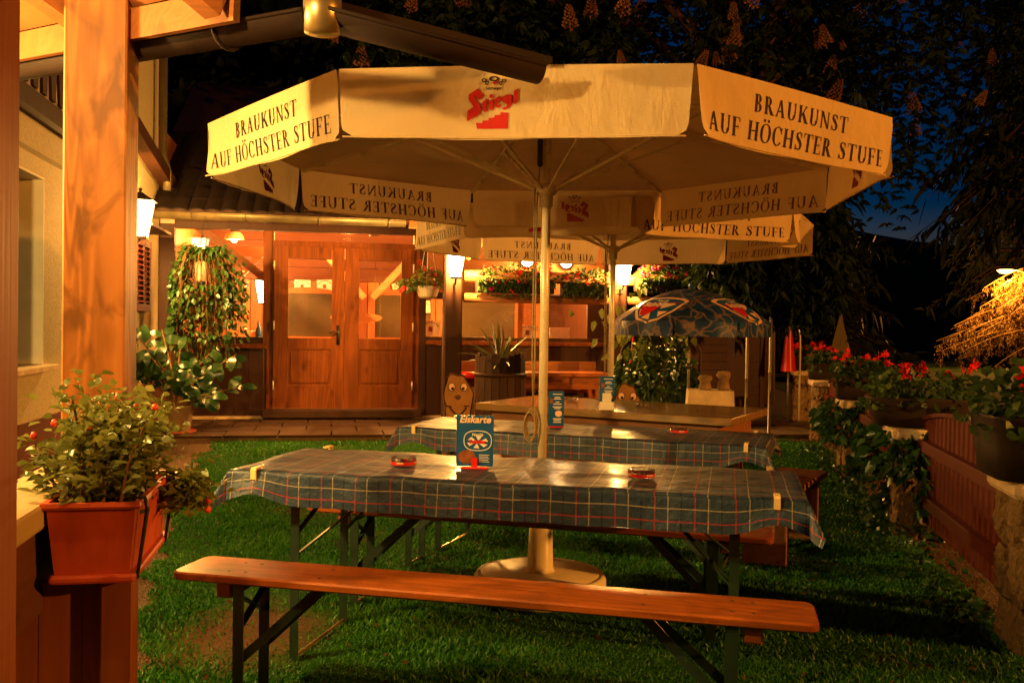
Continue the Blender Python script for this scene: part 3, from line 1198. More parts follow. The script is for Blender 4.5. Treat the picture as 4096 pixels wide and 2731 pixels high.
# the room
part('floor', 'slab', -1.44, .142, .10, 4.69, 4.3, .15)
for i in range(30):
    x = -1.43 + i * .204
    part('room_plank', ('interior_wood', 'interior_wood_b', 'interior_wood_c')[(i * 7) % 3], x, 4.2 + .006 * (i % 3), .15, x + .188, 4.26, 2.085)
part('room_backing', 'beam_wood', -1.44, 4.27, .15, 4.69, 4.3, 3.95)
for i in range(8):
    part('gable_plank', 'gable_wood', -1.43, 4.2, 2.095 + i * .232, 4.69, 4.25, 2.095 + i * .232 + .226)
part('room_wall', 'interior_wood', -1.50, .142, .15, -1.45, 4.2, 3.9)
for i in range(13):
    y0 = .12 + i * .315
    z0 = 2.72 + .34 * (y0 - .12)
    vs = [(-1.45, y0, z0), (4.7, y0, z0), (4.7, y0 + .31, z0 + .105), (-1.45, y0 + .31, z0 + .105)]
    vs += [(x, y, z + .02) for x, y, z in vs]
    MB().add(vs, [(0, 1, 2, 3), (4, 7, 6, 5), (0, 4, 5, 1), (1, 5, 6, 2), (2, 6, 7, 3), (3, 7, 4, 0)]).build('ceiling_plank', 'interior_wood_x', annex)
for x in (-.5, 1.35, 3.2):
    MB().beam((x, .16, 2.62), (x, 4.2, 3.98), .12, .14).build('ceiling_beam', 'beam_wood', annex)
MB().beam((-1.42, 2.1, 2.42), (4.68, 2.1, 2.42), .14, .16).build('tie_beam', 'beam_wood', annex)
for x, s in ((-.95, 1), (1.35, -1), (1.35, 1), (3.2, -1)):
    MB().beam((x + s * .06, 2.1, 1.75), (x + s * .62, 2.1, 2.36), .10, .11, (0, 1, 0)).build('brace', 'beam_wood', annex)
MB().beam((-1.0, .35, 2.62), (-.12, .45, 1.95), .11, .13, (0, 1, 0)).build('brace', 'beam_wood', annex)
# windows with blinds on the back wall
for x0, x1 in ((-.15, .82), (1.55, 2.55), (3.0, 4.1)):
    wf = MB()
    wf.box(x0 - .08, 4.12, 1.02, x1 + .08, 4.198, 1.10).box(x0 - .08, 4.12, 1.10, x0, 4.198, 1.86).box(x1, 4.12, 1.10, x1 + .08, 4.198, 1.86)
    arc = [(x0 - .08, 1.86)] + [(x0 - .08 + (x1 - x0 + .16) * k / 10, 1.90 + .07 * math.sin(PI * k / 10)) for k in range(11)] + [(x1 + .08, 1.86)]
    wf.prism(arc[::-1], 4.12, 4.198)
    fo = wf.build('room_window', 'interior_wood', annex)
    bl = MB()
    for k in range(19):
        z = 1.105 + k * .04
        bl.add([(x0, 4.16, z), (x1, 4.16, z), (x1, 4.145, z + .037), (x0, 4.145, z + .037)], [(0, 1, 2, 3)])
    tag(bl.build('blind', 'blind_fabric', fo), kind='stuff')
# roof: battened slab and tiles laid one by one
RS = .56
e0 = (-.52, 2.72)
vs = [(-1.62, e0[0], e0[1]), (4.95, e0[0], e0[1]), (4.95, 4.4, e0[1] + RS * 4.92), (-1.62, 4.4, e0[1] + RS * 4.92)]
vs += [(x, y, z + .04) for x, y, z in vs]
ro = MB().add(vs, [(3, 2, 1, 0), (5, 6, 7, 4), (1, 5, 4, 0), (2, 6, 5, 1), (3, 7, 6, 2), (0, 4, 7, 3)]).build('roof', 'dark_wood', annex)
tl = MB()
seg = 5
vs = []
for yy, zz in ((0, 0), (.33, .33 * RS)):
    for k in range(seg + 1):
        x = .193 * k / seg
        vs.append((x, yy, zz + .040 + .022 * math.sin(PI * k / seg)))
vs += [(x, y, z - .018) for x, y, z in vs]
m = seg + 1
fs = []
for k in range(seg):
    fs += [(k, k + 1, m + k + 1, m + k), (2 * m + k + 1, 2 * m + k, 3 * m + k, 3 * m + k + 1), (k + 1, k, 2 * m + k, 2 * m + k + 1)]
tl.add(vs, fs)
tme = tl.mesh('tile')
tme.materials.append(MATS['roof_tile'])
for r in range(9):
    for c in range(33):
        o = bpy.data.objects.new('tile', tme)
        COL.objects.link(o)
        o.parent = ro
        o.location = (-1.6 + c * .197 + .008 * RND.random(), e0[0] - .05 + r * .28, e0[1] + RS * (r * .28 - .05) + .012 + .01 * RND.random())
        o.rotation_euler = (RND.uniform(-.02, .02) + .02, 0, RND.uniform(-.012, .012))
gt = half_pipe(MB(), (-1.56, -.60, 2.70), (1.72, -.60, 2.70), .085).build('gutter', 'zinc', annex, True)
gb = MB()
for x in (-.95, -.3, .62, 1.5):
    gb = MB()
    pts = [(x, -.60 + .092 * math.cos(t), 2.70 + .092 * math.sin(t)) for t in np.linspace(PI, 2 * PI, 10)]
    gb.tube(pts, .008, 6).build('gutter_seam', 'zinc', gt, True)
# covered seat to the right of the door: posts, log rails, ceiling
for x, w_ in ((2.16, .23), (4.33, .2), (6.0, .2)):
    part('porch_post', 'dark_wood', x, -1.30, 0, x + w_, -1.09, 2.55, .02)
for x0, x1 in ((2.42, 4.30), (4.56, 6.25)):
    MB().tube([(x0, -1.2, 1.97), (x0 + .5, -1.2, 1.985), (x1, -1.2, 1.965)], [.075, .08, .072], 10).build('rail_log', 'log_wood', annex, True)
    MB().tube([(x0, -1.2, 1.70), (x1, -1.2, 1.70)], [.06, .06], 10).build('rail_log', 'log_wood', annex, True)
MB().beam((1.72, -1.2, 2.62), (6.6, -1.2, 2.62), .16, .14).build('eave_beam', 'log_wood', annex)
for i in range(8):
    y = -1.5 + i * .2
    part('porch_ceiling_plank', 'interior_wood_x', 1.74, y, 2.70 + .004 * (i % 2), 6.6, y + .196, 2.73)
MB().beam((5.25, -1.2, 2.55), (4.62, -1.2, 1.95), .10, .11, (0, 1, 0)).build('brace', 'log_wood', annex)
MB().beam((2.75, -1.2, 2.54), (2.44, -1.2, 2.2), .09, .1, (0, 1, 0)).build('brace', 'log_wood', annex)
for x in (2.0, 3.3, 4.6, 5.9):
    MB().beam((x, -1.62, 2.80), (x, .0, 2.80), .10, .13).build('porch_joist', 'dark_wood', annex)

# lamps of the annex
lantern('post_lantern', 'square lantern glowing white on the porch post beside the annex door', hw(2.28, -1.46, 2.10), HROT, 165, 'lit lanterns', 1.05)
lantern('post_lantern', 'small square lantern glowing above the second flower box, half hidden by the parasol', hw(4.43, -1.46, 2.02), HROT, 110, 'lit lanterns', .8)
for x, lab in ((3.46, 'bright round bulkhead lamp on the annex wall above the flower boxes, left one'), (4.02, 'bright round bulkhead lamp on the annex wall above the flower boxes, right one')):
    t = thing('bulkhead_lamp', lab, 'lamp', hw(x, -.02, 2.26), HROT, 'bulkhead lamps on the annex wall')
    MB().lathe([(.10, 0), (.10, .03), (.085, .035)], 16).add([], []).build('mount', 'dark_metal', t, True, rz=(PI / 2, 0, 0))
    MB().lathe([(.08, .036), (.075, .07), (.05, .095), (1e-7, .105)], 16).build('shade', 'lamp_glow', t, True, rz=(PI / 2, 0, 0))
    point('bulb_light', (0, -.16, -.02), 12, BULB, .04, t)


def pendant(label, loc, power, up=.5):
    t = thing('ceiling_lamp', label, 'lamp', loc, HROT, 'lamps hanging in the annex room')
    MB().lathe([(.16, -.10), (.13, -.02), (.05, .05), (.03, .06)], 16).build('lamp_shade', 'cream_paint', t, True)
    MB().ball((0, 0, -.10), .05, 12, 8).build('bulb', 'lamp_glow', t, True)
    MB().tube([(0, 0, .06), (0, 0, up)], .005, 6).build('cord', 'black_plastic', t)
    point('bulb_light', (0, 0, -.22), power, WARM, .06, t)


pendant('shaded ceiling lamp over the room behind the left window', hw(-.75, 2.6, 2.75), 120, .80)
pendant('shaded ceiling lamp over the room behind the double door', hw(1.0, 1.25, 2.82), 240, .28)
pendant('shaded ceiling lamp over the room behind the long window', hw(3.3, 1.4, 2.6), 330, .55)
lantern('indoor_lantern', 'blazing lantern inside the room seen through the left window', hw(-.35, 3.3, 1.85), HROT, 25, 'lit lanterns', 1.2, bracket=False, chain=1.65)


def flat_sign(name, label, cat, x, z, w_, h_, mat, rot=0.0, y=4.195, marks=True):
    t = thing(name, label, cat, hw(x, y, z), HROT, None)
    MB().box(-w_ / 2, -.012, -h_ / 2, w_ / 2, -.002, h_ / 2).build('board', mat, t, rz=(0, rot, 0))
    if marks:
        mk = MB()
        mk.box(-.035, -.0155, -.05, .02, -.0125, .02)
        mk.build('picture', 'ice_brown', t, rz=(0, rot, 0))
        b = MB()
        for k in range(7):
            a = PI * (k + .5) / 7
            b.box(-w_ * .36 * math.cos(a) - .012, -.0155, h_ * .26 * math.sin(a) + .02, -w_ * .36 * math.cos(a) + .012, -.0125, h_ * .26 * math.sin(a) + .034)
        tag(b.build('print', 'ink_dark', t, rz=(0, rot, 0)), kind='stuff')
    return t


flat_sign('wall_poster', 'white poster with a small dark picture, left of the two behind the left door pane', 'poster', .27, 2.0, .28, .20, 'card_white', .02)
flat_sign('wall_poster', 'white poster with a small dark picture, right of the two behind the left door pane', 'poster', .66, 2.01, .28, .20, 'card_white', -.06)
flat_sign('wall_poster', 'white poster tilted on the wall, upper one behind the right door pane', 'poster', 2.0, 2.0, .28, .20, 'card_white', -.25)
flat_sign('wall_poster', 'white poster over the blind, lower one behind the right door pane', 'poster', 2.40, 1.66, .27, .22, 'card_white', -.05, 4.10)
flat_sign('table_sign', 'white card sign on the sill behind the small window right of the door', 'sign', 2.18, 1.30, .26, .22, 'card_white', .1, .45)
flat_sign('table_sign', 'white card sign behind the long window, left of the pair', 'sign', 3.62, 1.27, .30, .18, 'card_white', .1, .6)
flat_sign('table_sign', 'white card sign behind the long window, right of the pair', 'sign', 4.1, 1.26, .30, .16, 'card_white', 0, .6, False)
ov = thing('oval_sign', 'oval wooden sign board hanging across the gap between the door panes', 'sign', hw(1.18, 2.6, 1.44), HROT)
MB().prism([(.42 * math.cos(a), .085 * math.sin(a)) for a in np.linspace(0, 2 * PI, 28, endpoint=False)], -.012, .012).build('board', 'log_wood', ov)
MB().tube([(-.3, 0, .06), (-.3, 0, .95)], .004, 5).tube([(.3, 0, .06), (.3, 0, .95)], .004, 5).build('cord', 'dark_metal', ov)
st = thing('side_table', 'small wooden table with crockery inside, seen through the left window', 'table', hw(-.35, 1.7, .15), HROT)
MB().box(-.5, -.3, .86, .5, .3, .90).build('tabletop', 'interior_wood_x', st)
for sx in (-.44, .44):
    for sy in (-.24, .24):
        MB().box(sx - .03, sy - .03, 0, sx + .03, sy + .03, .86).build('leg', 'interior_wood', st)
tag(MB().lathe([(.03, 0), (.05, .02), (.05, .18), (.02, .24), (.02, .3)], 12).build('bottle', 'blue_card', None, True, loc=hw(-.28, 1.55, 1.05)), 'blue bottle standing on the indoor side table', 'bottle')
tag(MB().box(-.1, -.06, 0, .1, .06, .16, .008).build('box', 'card_white', None, loc=hw(-.42, 1.6, 1.05), rz=HROT), 'white carton standing on the indoor side table', 'box')

# ------------------------------------------------------------------ beer tables, benches, cloths
def make_table(label, loc, rz):
    t = thing('beer_table', label, 'table', loc, rz, 'folding beer tables on the lawn')
    MB().box(-1.1, -.35, .747, 1.1, .35, .773, .008).build('tabletop', 'bench_wood', t)
    for s in (-1, 1):
        x = s * .86
        for y in (-.25, .25):
            m = MB()
            m.box(x - .018, y - .018, 0, x + .018, y - .013, .745).box(x - .018, y - .0125, 0, x - .013, y + .018, .745)
            m.build('leg', 'green_steel', t)
        MB().beam((x, -.25, .70), (x, .25, .70), .03, .03).build('cross_rail', 'green_steel', t)
        MB().tube([(x, -.25, .02), (x, .25, .02)], .006, 6).build('foot_bar', 'brass_pipe', t)
        MB().beam((x, -.25, .43), (x - s * .34, -.02, .735), .022, .006).build('brace', 'green_steel', t)
        MB().beam((x, .25, .43), (x - s * .34, .02, .735), .022, .006).build('brace', 'green_steel', t)
        MB().beam((x, -.24, .52), (x, .24, .70), .02, .005).build('brace', 'green_steel', t)
    return t


def make_bench(label, loc, rz):
    t = thing('beer_bench', label, 'bench', loc, rz, 'folding beer benches on the lawn')
    n = 5
    pl = []
    for cx, cy, a0 in ((1.1, .125, 0), (-1.1, .125, 90), (-1.1, -.125, 180), (1.1, -.125, 270)):
        r = .035
        for k in range(n + 1):
            a = math.radians(a0 + 90 * k / n)
            pl.append((cx - math.copysign(r, cx) + r * math.cos(a), cy - math.copysign(r, cy) + r * math.sin(a)))
    N = len(pl)
    vs = []
    for z, i in ((.450, .006), (.456, 0), (.474, 0), (.480, .006)):
        for x, y in pl:
            vs.append((x - math.copysign(i, x), y - math.copysign(i, y), z))
    fs = [tuple(range(N - 1, -1, -1)), tuple(range(3 * N, 4 * N))]
    for r in range(3):
        fs += [(r * N + i, r * N + (i + 1) % N, r * N + N + (i + 1) % N, r * N + N + i) for i in range(N)]
    MB().add(vs, fs).build('seat', 'bench_wood', t)
    sc_ = MB()
    for s in (-1, 1):
        for xx in (.905, .84, .56):
            for yy in (-.06, .06):
                sc_.lathe([(.007, .4795), (.006, .4812), (1e-7, .4814)], 8, (s * xx, yy, 0))
    tag(sc_.build('screws', 'dark_metal', t), kind='stuff')
    for s in (-1, 1):
        MB().box(s * .905 - .03, -.10, .395, s * .905 + .03, .10, .4485, .006).build('batten', 'bench_wood', t)
        x = s * .84
        for y in (-.095, .095):
            m = MB()
            m.box(x - .02, y - .018, 0, x + .02, y - .013, .448).box(x - .02, y - .0125, 0, x - .015, y + .018, .448)
            m.build('leg', 'green_steel', t)
        MB().tube([(x, -.095, .02), (x, .095, .02)], .006, 6).build('foot_bar', 'brass_pipe', t)
        MB().beam((x, -.095, .18), (x - s * .28, -.04, .44), .032, .006, (0, 1, 0)).build('brace', 'green_steel', t)
        MB().beam((x, .095, .18), (x - s * .28, .04, .44), .032, .006, (0, 1, 0)).build('brace', 'green_steel', t)
        MB().beam((x, -.09, .30), (x, .09, .40), .026, .006).build('brace', 'green_steel', t)
        MB().beam((x, .09, .30), (x, -.09, .40), .026, .006).build('brace', 'green_steel', t)
    return t


TH = -.2264
T1 = (.0379, 3.8718)
make_table('folding beer table under the front plaid cloth, nearest the camera', (*T1, 0), TH)
T2 = (.46, 5.86)
TH2 = -.325
make_table('folding beer table under the rear plaid cloth, behind the parasol pole', (*T2, -.05), TH2)
b0 = make_bench('long varnished orange bench in the foreground, nearest the camera', (-.0984, 3.2237, 0), TH)
dup(b0, (.098, 4.43, 0), -.268, 'varnished bench behind the front table, in front of the parasol foot')
dup(b0, (.26, 5.22, -.018), TH2, 'varnished bench on the near side of the rear plaid table, shiny highlight on it')
dup(b0, (.67, 6.48, -.05), TH2, 'varnished bench on the far side of the rear plaid table')


def cloth(label, loc, rz, seed):
    rng = random.Random(seed)
    L, W, d = 1.103, .353, .136
    ov = .10
    xs = np.concatenate([-L - np.linspace(ov, 0, 9)[:-1], np.linspace(-L, L, 56), L + np.linspace(0, ov, 9)[1:]])
    ys = np.concatenate([-W - np.linspace(d, 0, 11)[:-1], np.linspace(-W, W, 14), W + np.linspace(0, d, 11)[1:]])
    clips = (-.99, 1.0)
    m = MB()
    m.uv = []
    ph = [rng.uniform(0, 6) for _ in range(4)]
    for y in ys:
        for x in xs:
            ex, ey = max(0, abs(x) - L), max(0, abs(y) - W)
            sx, sy = math.copysign(1, x), math.copysign(1, y)
            X, Y, Z = max(-L, min(L, x)), max(-W, min(W, y)), .776 + .0012
            Z += .0022 * math.sin(x * 9 + ph[0]) * math.sin(y * 14 + ph[1]) + .0015 * math.sin(x * 23 + y * 5)
            Z += .004 * math.exp(-((x - .02 - .05 * math.sin(y * 6)) / .012) ** 2) + .003 * math.exp(-((y - .03) / .010) ** 2)
            big, small = max(ex, ey), min(ex, ey)
            if big > 0:
                q = small / big
                r = math.hypot(ex, ey)
                pinch = 1.0
                if ey > 0:
                    for c in clips:
                        pinch -= .34 * math.exp(-((x - c) / .10) ** 2)
                h = (.08 + .46 * q) * r
                if ex <= 0:
                    h += .009 * math.sin(x * 6.1 + ph[2]) * (ey / d) + .005 * math.sin(x * 15 + ph[3]) * (ey / d)
                drop = math.sqrt(max(0, r * r - h * h)) * pinch
                drop = max(0, drop - .004)
                hx = h * ex / r
                hy = h * ey / r + (r * (1 - pinch)) * .16
                X += sx * (hx + .004)
                Y += sy * (hy + .004)
                Z -= drop
            m.v.append((X, Y, Z))
            m.uv.append((x + 3.0, y + 3.035))
    nx = len(xs)
    for j in range(len(ys) - 1):
        for i in range(nx - 1):
            m.f.append((j * nx + i, j * nx + i + 1, (j + 1) * nx + i + 1, (j + 1) * nx + i))
    o = m.build('tablecloth', 'plaid_cloth', None, True, loc, rz)
    return tag(o, label, 'tablecloth', 'blue plaid tablecloths')


cloth('blue plaid tablecloth with red and yellow lines on the front table', (*T1, 0), TH, 3)
cloth('blue plaid tablecloth on the rear table, behind the parasol pole', (*T2, -.05), TH2, 5)


def lpt(base, rz, x, y, z):
    c, s = math.cos(rz), math.sin(rz)
    return (base[0] + c * x - s * y, base[1] + s * x + c * y, z)


clip = None
for base, rz, z0, nm in ((T1, TH, 0, 'front plaid cloth'), (T2, TH2, -.05, 'rear plaid cloth')):
    for x, y, w in ((-.99, -1, 'near left'), (1.0, -1, 'near right'), (-.99, 1, 'far left'), (1.0, 1, 'far right')):
        pr = [(-.05, .012), (.012, .012), (.019, .004), (.019, -.034), (.010, -.042), (-.012, -.042), (-.012, -.035), (.006, -.034), (.011, -.028), (.011, .0), (.006, .006), (-.05, .006)]
        m = MB().add([(xx, -a, b) for xx in (-.011, .011) for a, b in [(p[0], p[1]) for p in pr]], [])
        n = len(pr)
        m.f = [tuple(range(n)), tuple(range(2 * n - 1, n - 1, -1))] + [(i, i + n, (i + 1) % n + n, (i + 1) % n) for i in range(n)]
        o = m.build('cloth_clip', 'clip_plastic', None, False, lpt(base, rz, x, .356 * y, z0 + .780), rz if y < 0 else rz + PI)
        tag(o, 'yellow plastic clip on the %s corner of the %s' % (w, nm), 'clip', 'tablecloth clips')


def ashtray(label, loc, rz, red):
    t = thing('ashtray', label, 'ashtray', loc, rz, 'glass ashtrays')
    n = 32
    prof = [(.040, 0), (.050, .004), (.053, .036), (.046, .038), (.043, .012), (1e-7, .010)]
    m = MB()
    vs, fs = [], []
    for i, (r, z) in enumerate(prof):
        for k in range(n):
            zz = z
            if i in (2, 3) and k % 8 in (0, 1):
                zz -= .013
            vs.append((r * math.cos(2 * PI * k / n), r * math.sin(2 * PI * k / n), zz))
    for i in range(len(prof) - 1):
        fs += [(i * n + k, i * n + (k + 1) % n, (i + 1) * n + (k + 1) % n, (i + 1) * n + k) for k in range(n)]
    fs.append(tuple(range(n - 1, -1, -1)))
    m.add(vs, fs).build('dish', 'clear_glass', t, True)
    if red:
        b = MB().lathe([(.0522, .008), (.0535, .021)], 32)
        b.f = [f for f in b.f if len(f) == 4]
        b.build('band', 'red_paint', t, True)
        p = MB()
        for a0 in (-2.2, -.75, .8, 2.4):
            for k in range(5):
                a = a0 + k * .11
                p.add([(.0553 * math.cos(a), .0553 * math.sin(a), .014), (.0553 * math.cos(a + .075), .0553 * math.sin(a + .075), .0145),
                       (.0553 * math.cos(a + .075), .0553 * math.sin(a + .075), .021), (.0553 * math.cos(a), .0553 * math.sin(a), .0215)], [(0, 1, 2, 3)])
        tag(p.build('print', 'card_peach', t), kind='stuff')
    return t


m = new_mat('ash_glass')
g = G(m)
gl = g.n('ShaderNodeBsdfGlass')
gl.inputs['IOR'].default_value = 1.45
gl.inputs['Roughness'].default_value = .02
gl.inputs['Color'].default_value = (.95, .92, .85, 1)
tr = g.n('ShaderNodeBsdfTransparent')
mx = g.n('ShaderNodeMixShader')
mx.inputs[0].default_value = .45
g.l(gl.outputs[0], mx.inputs[1])
g.l(tr.outputs[0], mx.inputs[2])
g.done(mx.outputs[0])
ashtray('round glass ashtray with red band on the front table, left of the menu card', (-.442, 3.935, .779), .2, True)
ashtray('round glass ashtray with red band on the front table, right of the menu card', (.515, 3.714, .779), .9, True)
ashtray('round glass ashtray with red band at the right end of the rear plaid table', (1.02, 5.75, .729), .5, True)
ashtray('round glass ashtray with red band behind the menu card on the rear plaid table', (-.16, 6.16, .729), .3, True)
ashtray('clear glass ashtray on the bare wooden table, left one', (.451, 7.10, .803), 0, False)
ashtray('clear glass ashtray on the bare wooden table, right one', (.93, 6.70, .803), .4, False)

# ---- ice-cream menu card
mc = thing('menu_card', 'blue ice cream menu card in a red stand on the front table', 'menu card', (-.146, 3.894, .779), -.06)
W, H = .152, .208
MB().box(-W / 2, -.004, .010, W / 2, .004, .010 + H).build('card', 'blue_card', mc)


def on_card(mb, polys, y, cx, cz):
    return polys_to(mb, polys, lambda a, b: (cx + a, y, cz + b))


tp = font_polys('Eiskarte', .040, .25, .0012)
on_card(MB(), tp, -.0052, .0, .010 + H * .86).build('lettering', 'card_peach', mc)


def superell(rx, ry, n=36, p=2.6):
    return [(rx * abs(math.cos(a)) ** (2 / p) * math.copysign(1, math.cos(a)), ry * abs(math.sin(a)) ** (2 / p) * math.copysign(1, math.sin(a))) for a in np.linspace(0, 2 * PI, n, endpoint=False)]


def ring(rx, ry, w, n=36):
    o, i = superell(rx, ry, n), superell(rx - w, ry - w, n)
    return [[o[k], o[(k + 1) % n], i[(k + 1) % n], i[k]] for k in range(n)]


em = MB()
on_card(em, ring(.058, .042, .003), -.0050, .012, .115)
em.build('emblem_ring', 'card_white', mc)
em = MB()
on_card(em, font_polys('Nestlé', .017, .0, .0004), -.0050, .012, .134)
em.build('lettering', 'card_white', mc)
em = MB()
for a0 in range(0, 360, 60):
    a, b = math.radians(a0 + 6), math.radians(a0 + 40)
    on_card(em, [[(.006 * math.cos(a), .005 * math.sin(a)), (.044 * math.cos(a), .026 * math.sin(a)), (.044 * math.cos(b), .026 * math.sin(b))]], -.0048, .012, .109)
em.build('emblem', 'card_white', mc)
on_card(MB(), font_polys('Schöller', .021, .15, .0010), -.0056, .012, .104).build('lettering', 'red_paint', mc)
on_card(MB(), [superell(.036, .028, 24, 2)], -.0048, -.032, .048).build('picture', 'ice_brown', mc)
pr = MB()
for k in range(5):
    on_card(pr, [[(-.022, 0), (.022 - .006 * (k % 2), 0), (.022 - .006 * (k % 2), .0022), (-.022, .0022)]], -.0048, .04, .056 - k * .007)
tag(pr.build('print', 'card_white', mc), kind='stuff')
MB().box(-.055, -.03, 0, .055, .03, .008, .003).box(-.012, -.014, .0082, .012, -.0062, .045).build('stand', 'red_paint', mc)


def drinks_card(label, loc, rz, holder, cat='menu card'):
    t = thing('drinks_card', label, cat, loc, rz, 'tall blue drinks cards')
    MB().box(-.05, -.004, .006, .05, .004, .226).build('card', 'blue_card', t)
    p = MB()
    for k, (w, z) in enumerate(((.03, .205), (.018, .185), (.024, .175), (.012, .155), (.026, .143), (.03, .125), (.02, .115), (.028, .05), (.022, .04), (.026, .028))):
        p.box(.008 - w, -.0055, z, .008 + w, -.0042, z + .005)
    tag(p.build('print', 'card_white', t), kind='stuff')
    MB().prism(superell(.022, .02, 20, 2), -.0058, -.0044).build('picture', 'card_peach', t, loc=(.016, 0, .085))
    MB().prism(superell(.012, .018, 16, 2), -.0058, -.0044).build('picture', 'ice_brown', t, loc=(-.03, 0, .165))
    MB().box(-.05, -.03, 0, .05, .03, .0055).build('stand', 'red_paint', t)
    if holder:
        MB().box(-.048, -.075, 0, .048, -.032, .055, .005).box(-.03, -.066, .0555, .03, -.05, .115, .004).build('napkin_holder', 'card_white', t)
    return t


drinks_card('tall blue drinks card on the rear plaid table, beside the parasol pole', (.285, 6.0, .729), .1, False)
drinks_card('tall blue drinks card with napkin holder on the bare wooden table', (.655, 6.48, .803), -.12, True)

# ---- bare wooden table behind
TH3 = -.50
t3 = thing('wooden_table', 'heavy bare wooden table with shiny top behind the two plaid tables', 'table', (.79, 6.84, -.05), TH3)
for i in range(5):
    MB().box(-.94, -.47 + i * .19, .80, .94, -.47 + i * .19 + .187, .85, .005).build('top_plank', 'table_wood', t3)
MB().box(-.84, -.40, .68, .84, -.365, .798).box(-.84, .365, .68, .84, .40, .798).box(-.84, -.364, .68, -.805, .364, .798).box(.805, -.364, .68, .84, .364, .798).build('apron', 'log_wood', t3)
for sx in (-.755, .755):
    for sy in (-.315, .315):
        MB().box(sx - .045, sy - .045, 0, sx + .045, sy + .045, .797, .006).build('leg', 'log_wood', t3)
t4 = thing('wooden_bench', 'low dark wooden bench past the right end of the plaid tables', 'bench', (1.75, 6.05, -.05), 1.05)
MB().box(-.55, -.16, .42, .55, .16, .46, .006).build('seat', 'log_wood', t4)
for s in (-.42, .42):
    MB().box(s - .03, -.13, 0, s + .03, .13, .419).build('leg', 'log_wood', t4)

# ------------------------------------------------------------------ the printed parasols
RIM, DROP, RAD = 2.264, .245, 1.629
STIEGL = {
    'S': [(870, 630), (1000, 780), (905, 860), (800, 775), (805, 815), (925, 985), (918, 1140), (632, 1290), (645, 1080), (775, 998), (670, 850), (675, 750)],
    't': [(1060, 815), (1058, 895), (1085, 893), (1083, 920), (1055, 925), (1050, 1035), (1090, 1045), (1025, 1112), (955, 1060), (958, 945), (925, 950)],
    'i': [(1190, 835), (1188, 1015), (1208, 1022), (1150, 1080), (1097, 1040), (1100, 880)],
    'e1': [(1330, 783), (1380, 850), (1290, 925), (1268, 905), (1318, 860), (1290, 870), (1285, 985), (1345, 935), (1345, 965), (1385, 925), (1315, 1030), (1215, 1000), (1220, 850)],
    'g': [(1490, 752), (1590, 775), (1580, 945), (1540, 1020), (1440, 1068), (1375, 1045), (1430, 1000), (1460, 1020), (1490, 960), (1395, 905), (1390, 815)],
    'l': [(1725, 637), (1710, 885), (1722, 890), (1655, 960), (1607, 925), (1628, 685)],
    'stair': [(825, 1322), (960, 1322), (962, 1278), (1090, 1270), (1092, 1225), (1215, 1212), (1218, 1168), (1340, 1162), (1345, 1113), (1512, 1120), (1490, 1440), (845, 1440)],
}


def stiegl_polys():
    k = 1 / 2195 * 420 / 3800 * 3.3
    red = [[((x - 1180) * k, (1050 - y) * k) for x, y in p] for p in STIEGL.values()]
    red.append([((1152 + 50 * math.cos(a) - 1180) * k, (1050 - 790 - 42 * math.sin(a)) * k) for a in np.linspace(0, 2 * PI, 12, endpoint=False)])
    red.append([((x - 1180) * k, (1050 - y) * k) for x, y in ((1165, 505), (1320, 485), (1215, 565))])
    dark = []
    for cx, cy, rx, ry in ((1000, 470, 55, 40), (1060, 520, 40, 42), (1420, 480, 55, 38), (1350, 530, 35, 40), (1210, 440, 110, 55)):
        a = superell(rx, ry, 16, 2)
        b = superell(rx * .5, ry * .5, 16, 2)
        dark += [[((cx + a[i][0] - 1180) * k, (1050 - cy + a[i][1]) * k), ((cx + a[(i + 1) % 16][0] - 1180) * k, (1050 - cy + a[(i + 1) % 16][1]) * k),
                  ((cx + b[(i + 1) % 16][0] - 1180) * k, (1050 - cy + b[(i + 1) % 16][1]) * k), ((cx + b[i][0] - 1180) * k, (1050 - cy + b[i][1]) * k)] for i in range(16)]
    for p in font_polys('Salzburger', 78, 0, 2.2):
        dark.append([((x + 1200 - 1180) * k, (1050 - 655 + y) * k) for x, y in p])
    return red, dark


PRINT_RED, PRINT_DARK = stiegl_polys()
PRINT_L1, _ = text_polys('BRAUKUNST', .062, 1.10, .17)
PRINT_L2, _ = text_polys('AUF HÖCHSTER STUFE', .066, 1.10, .12)


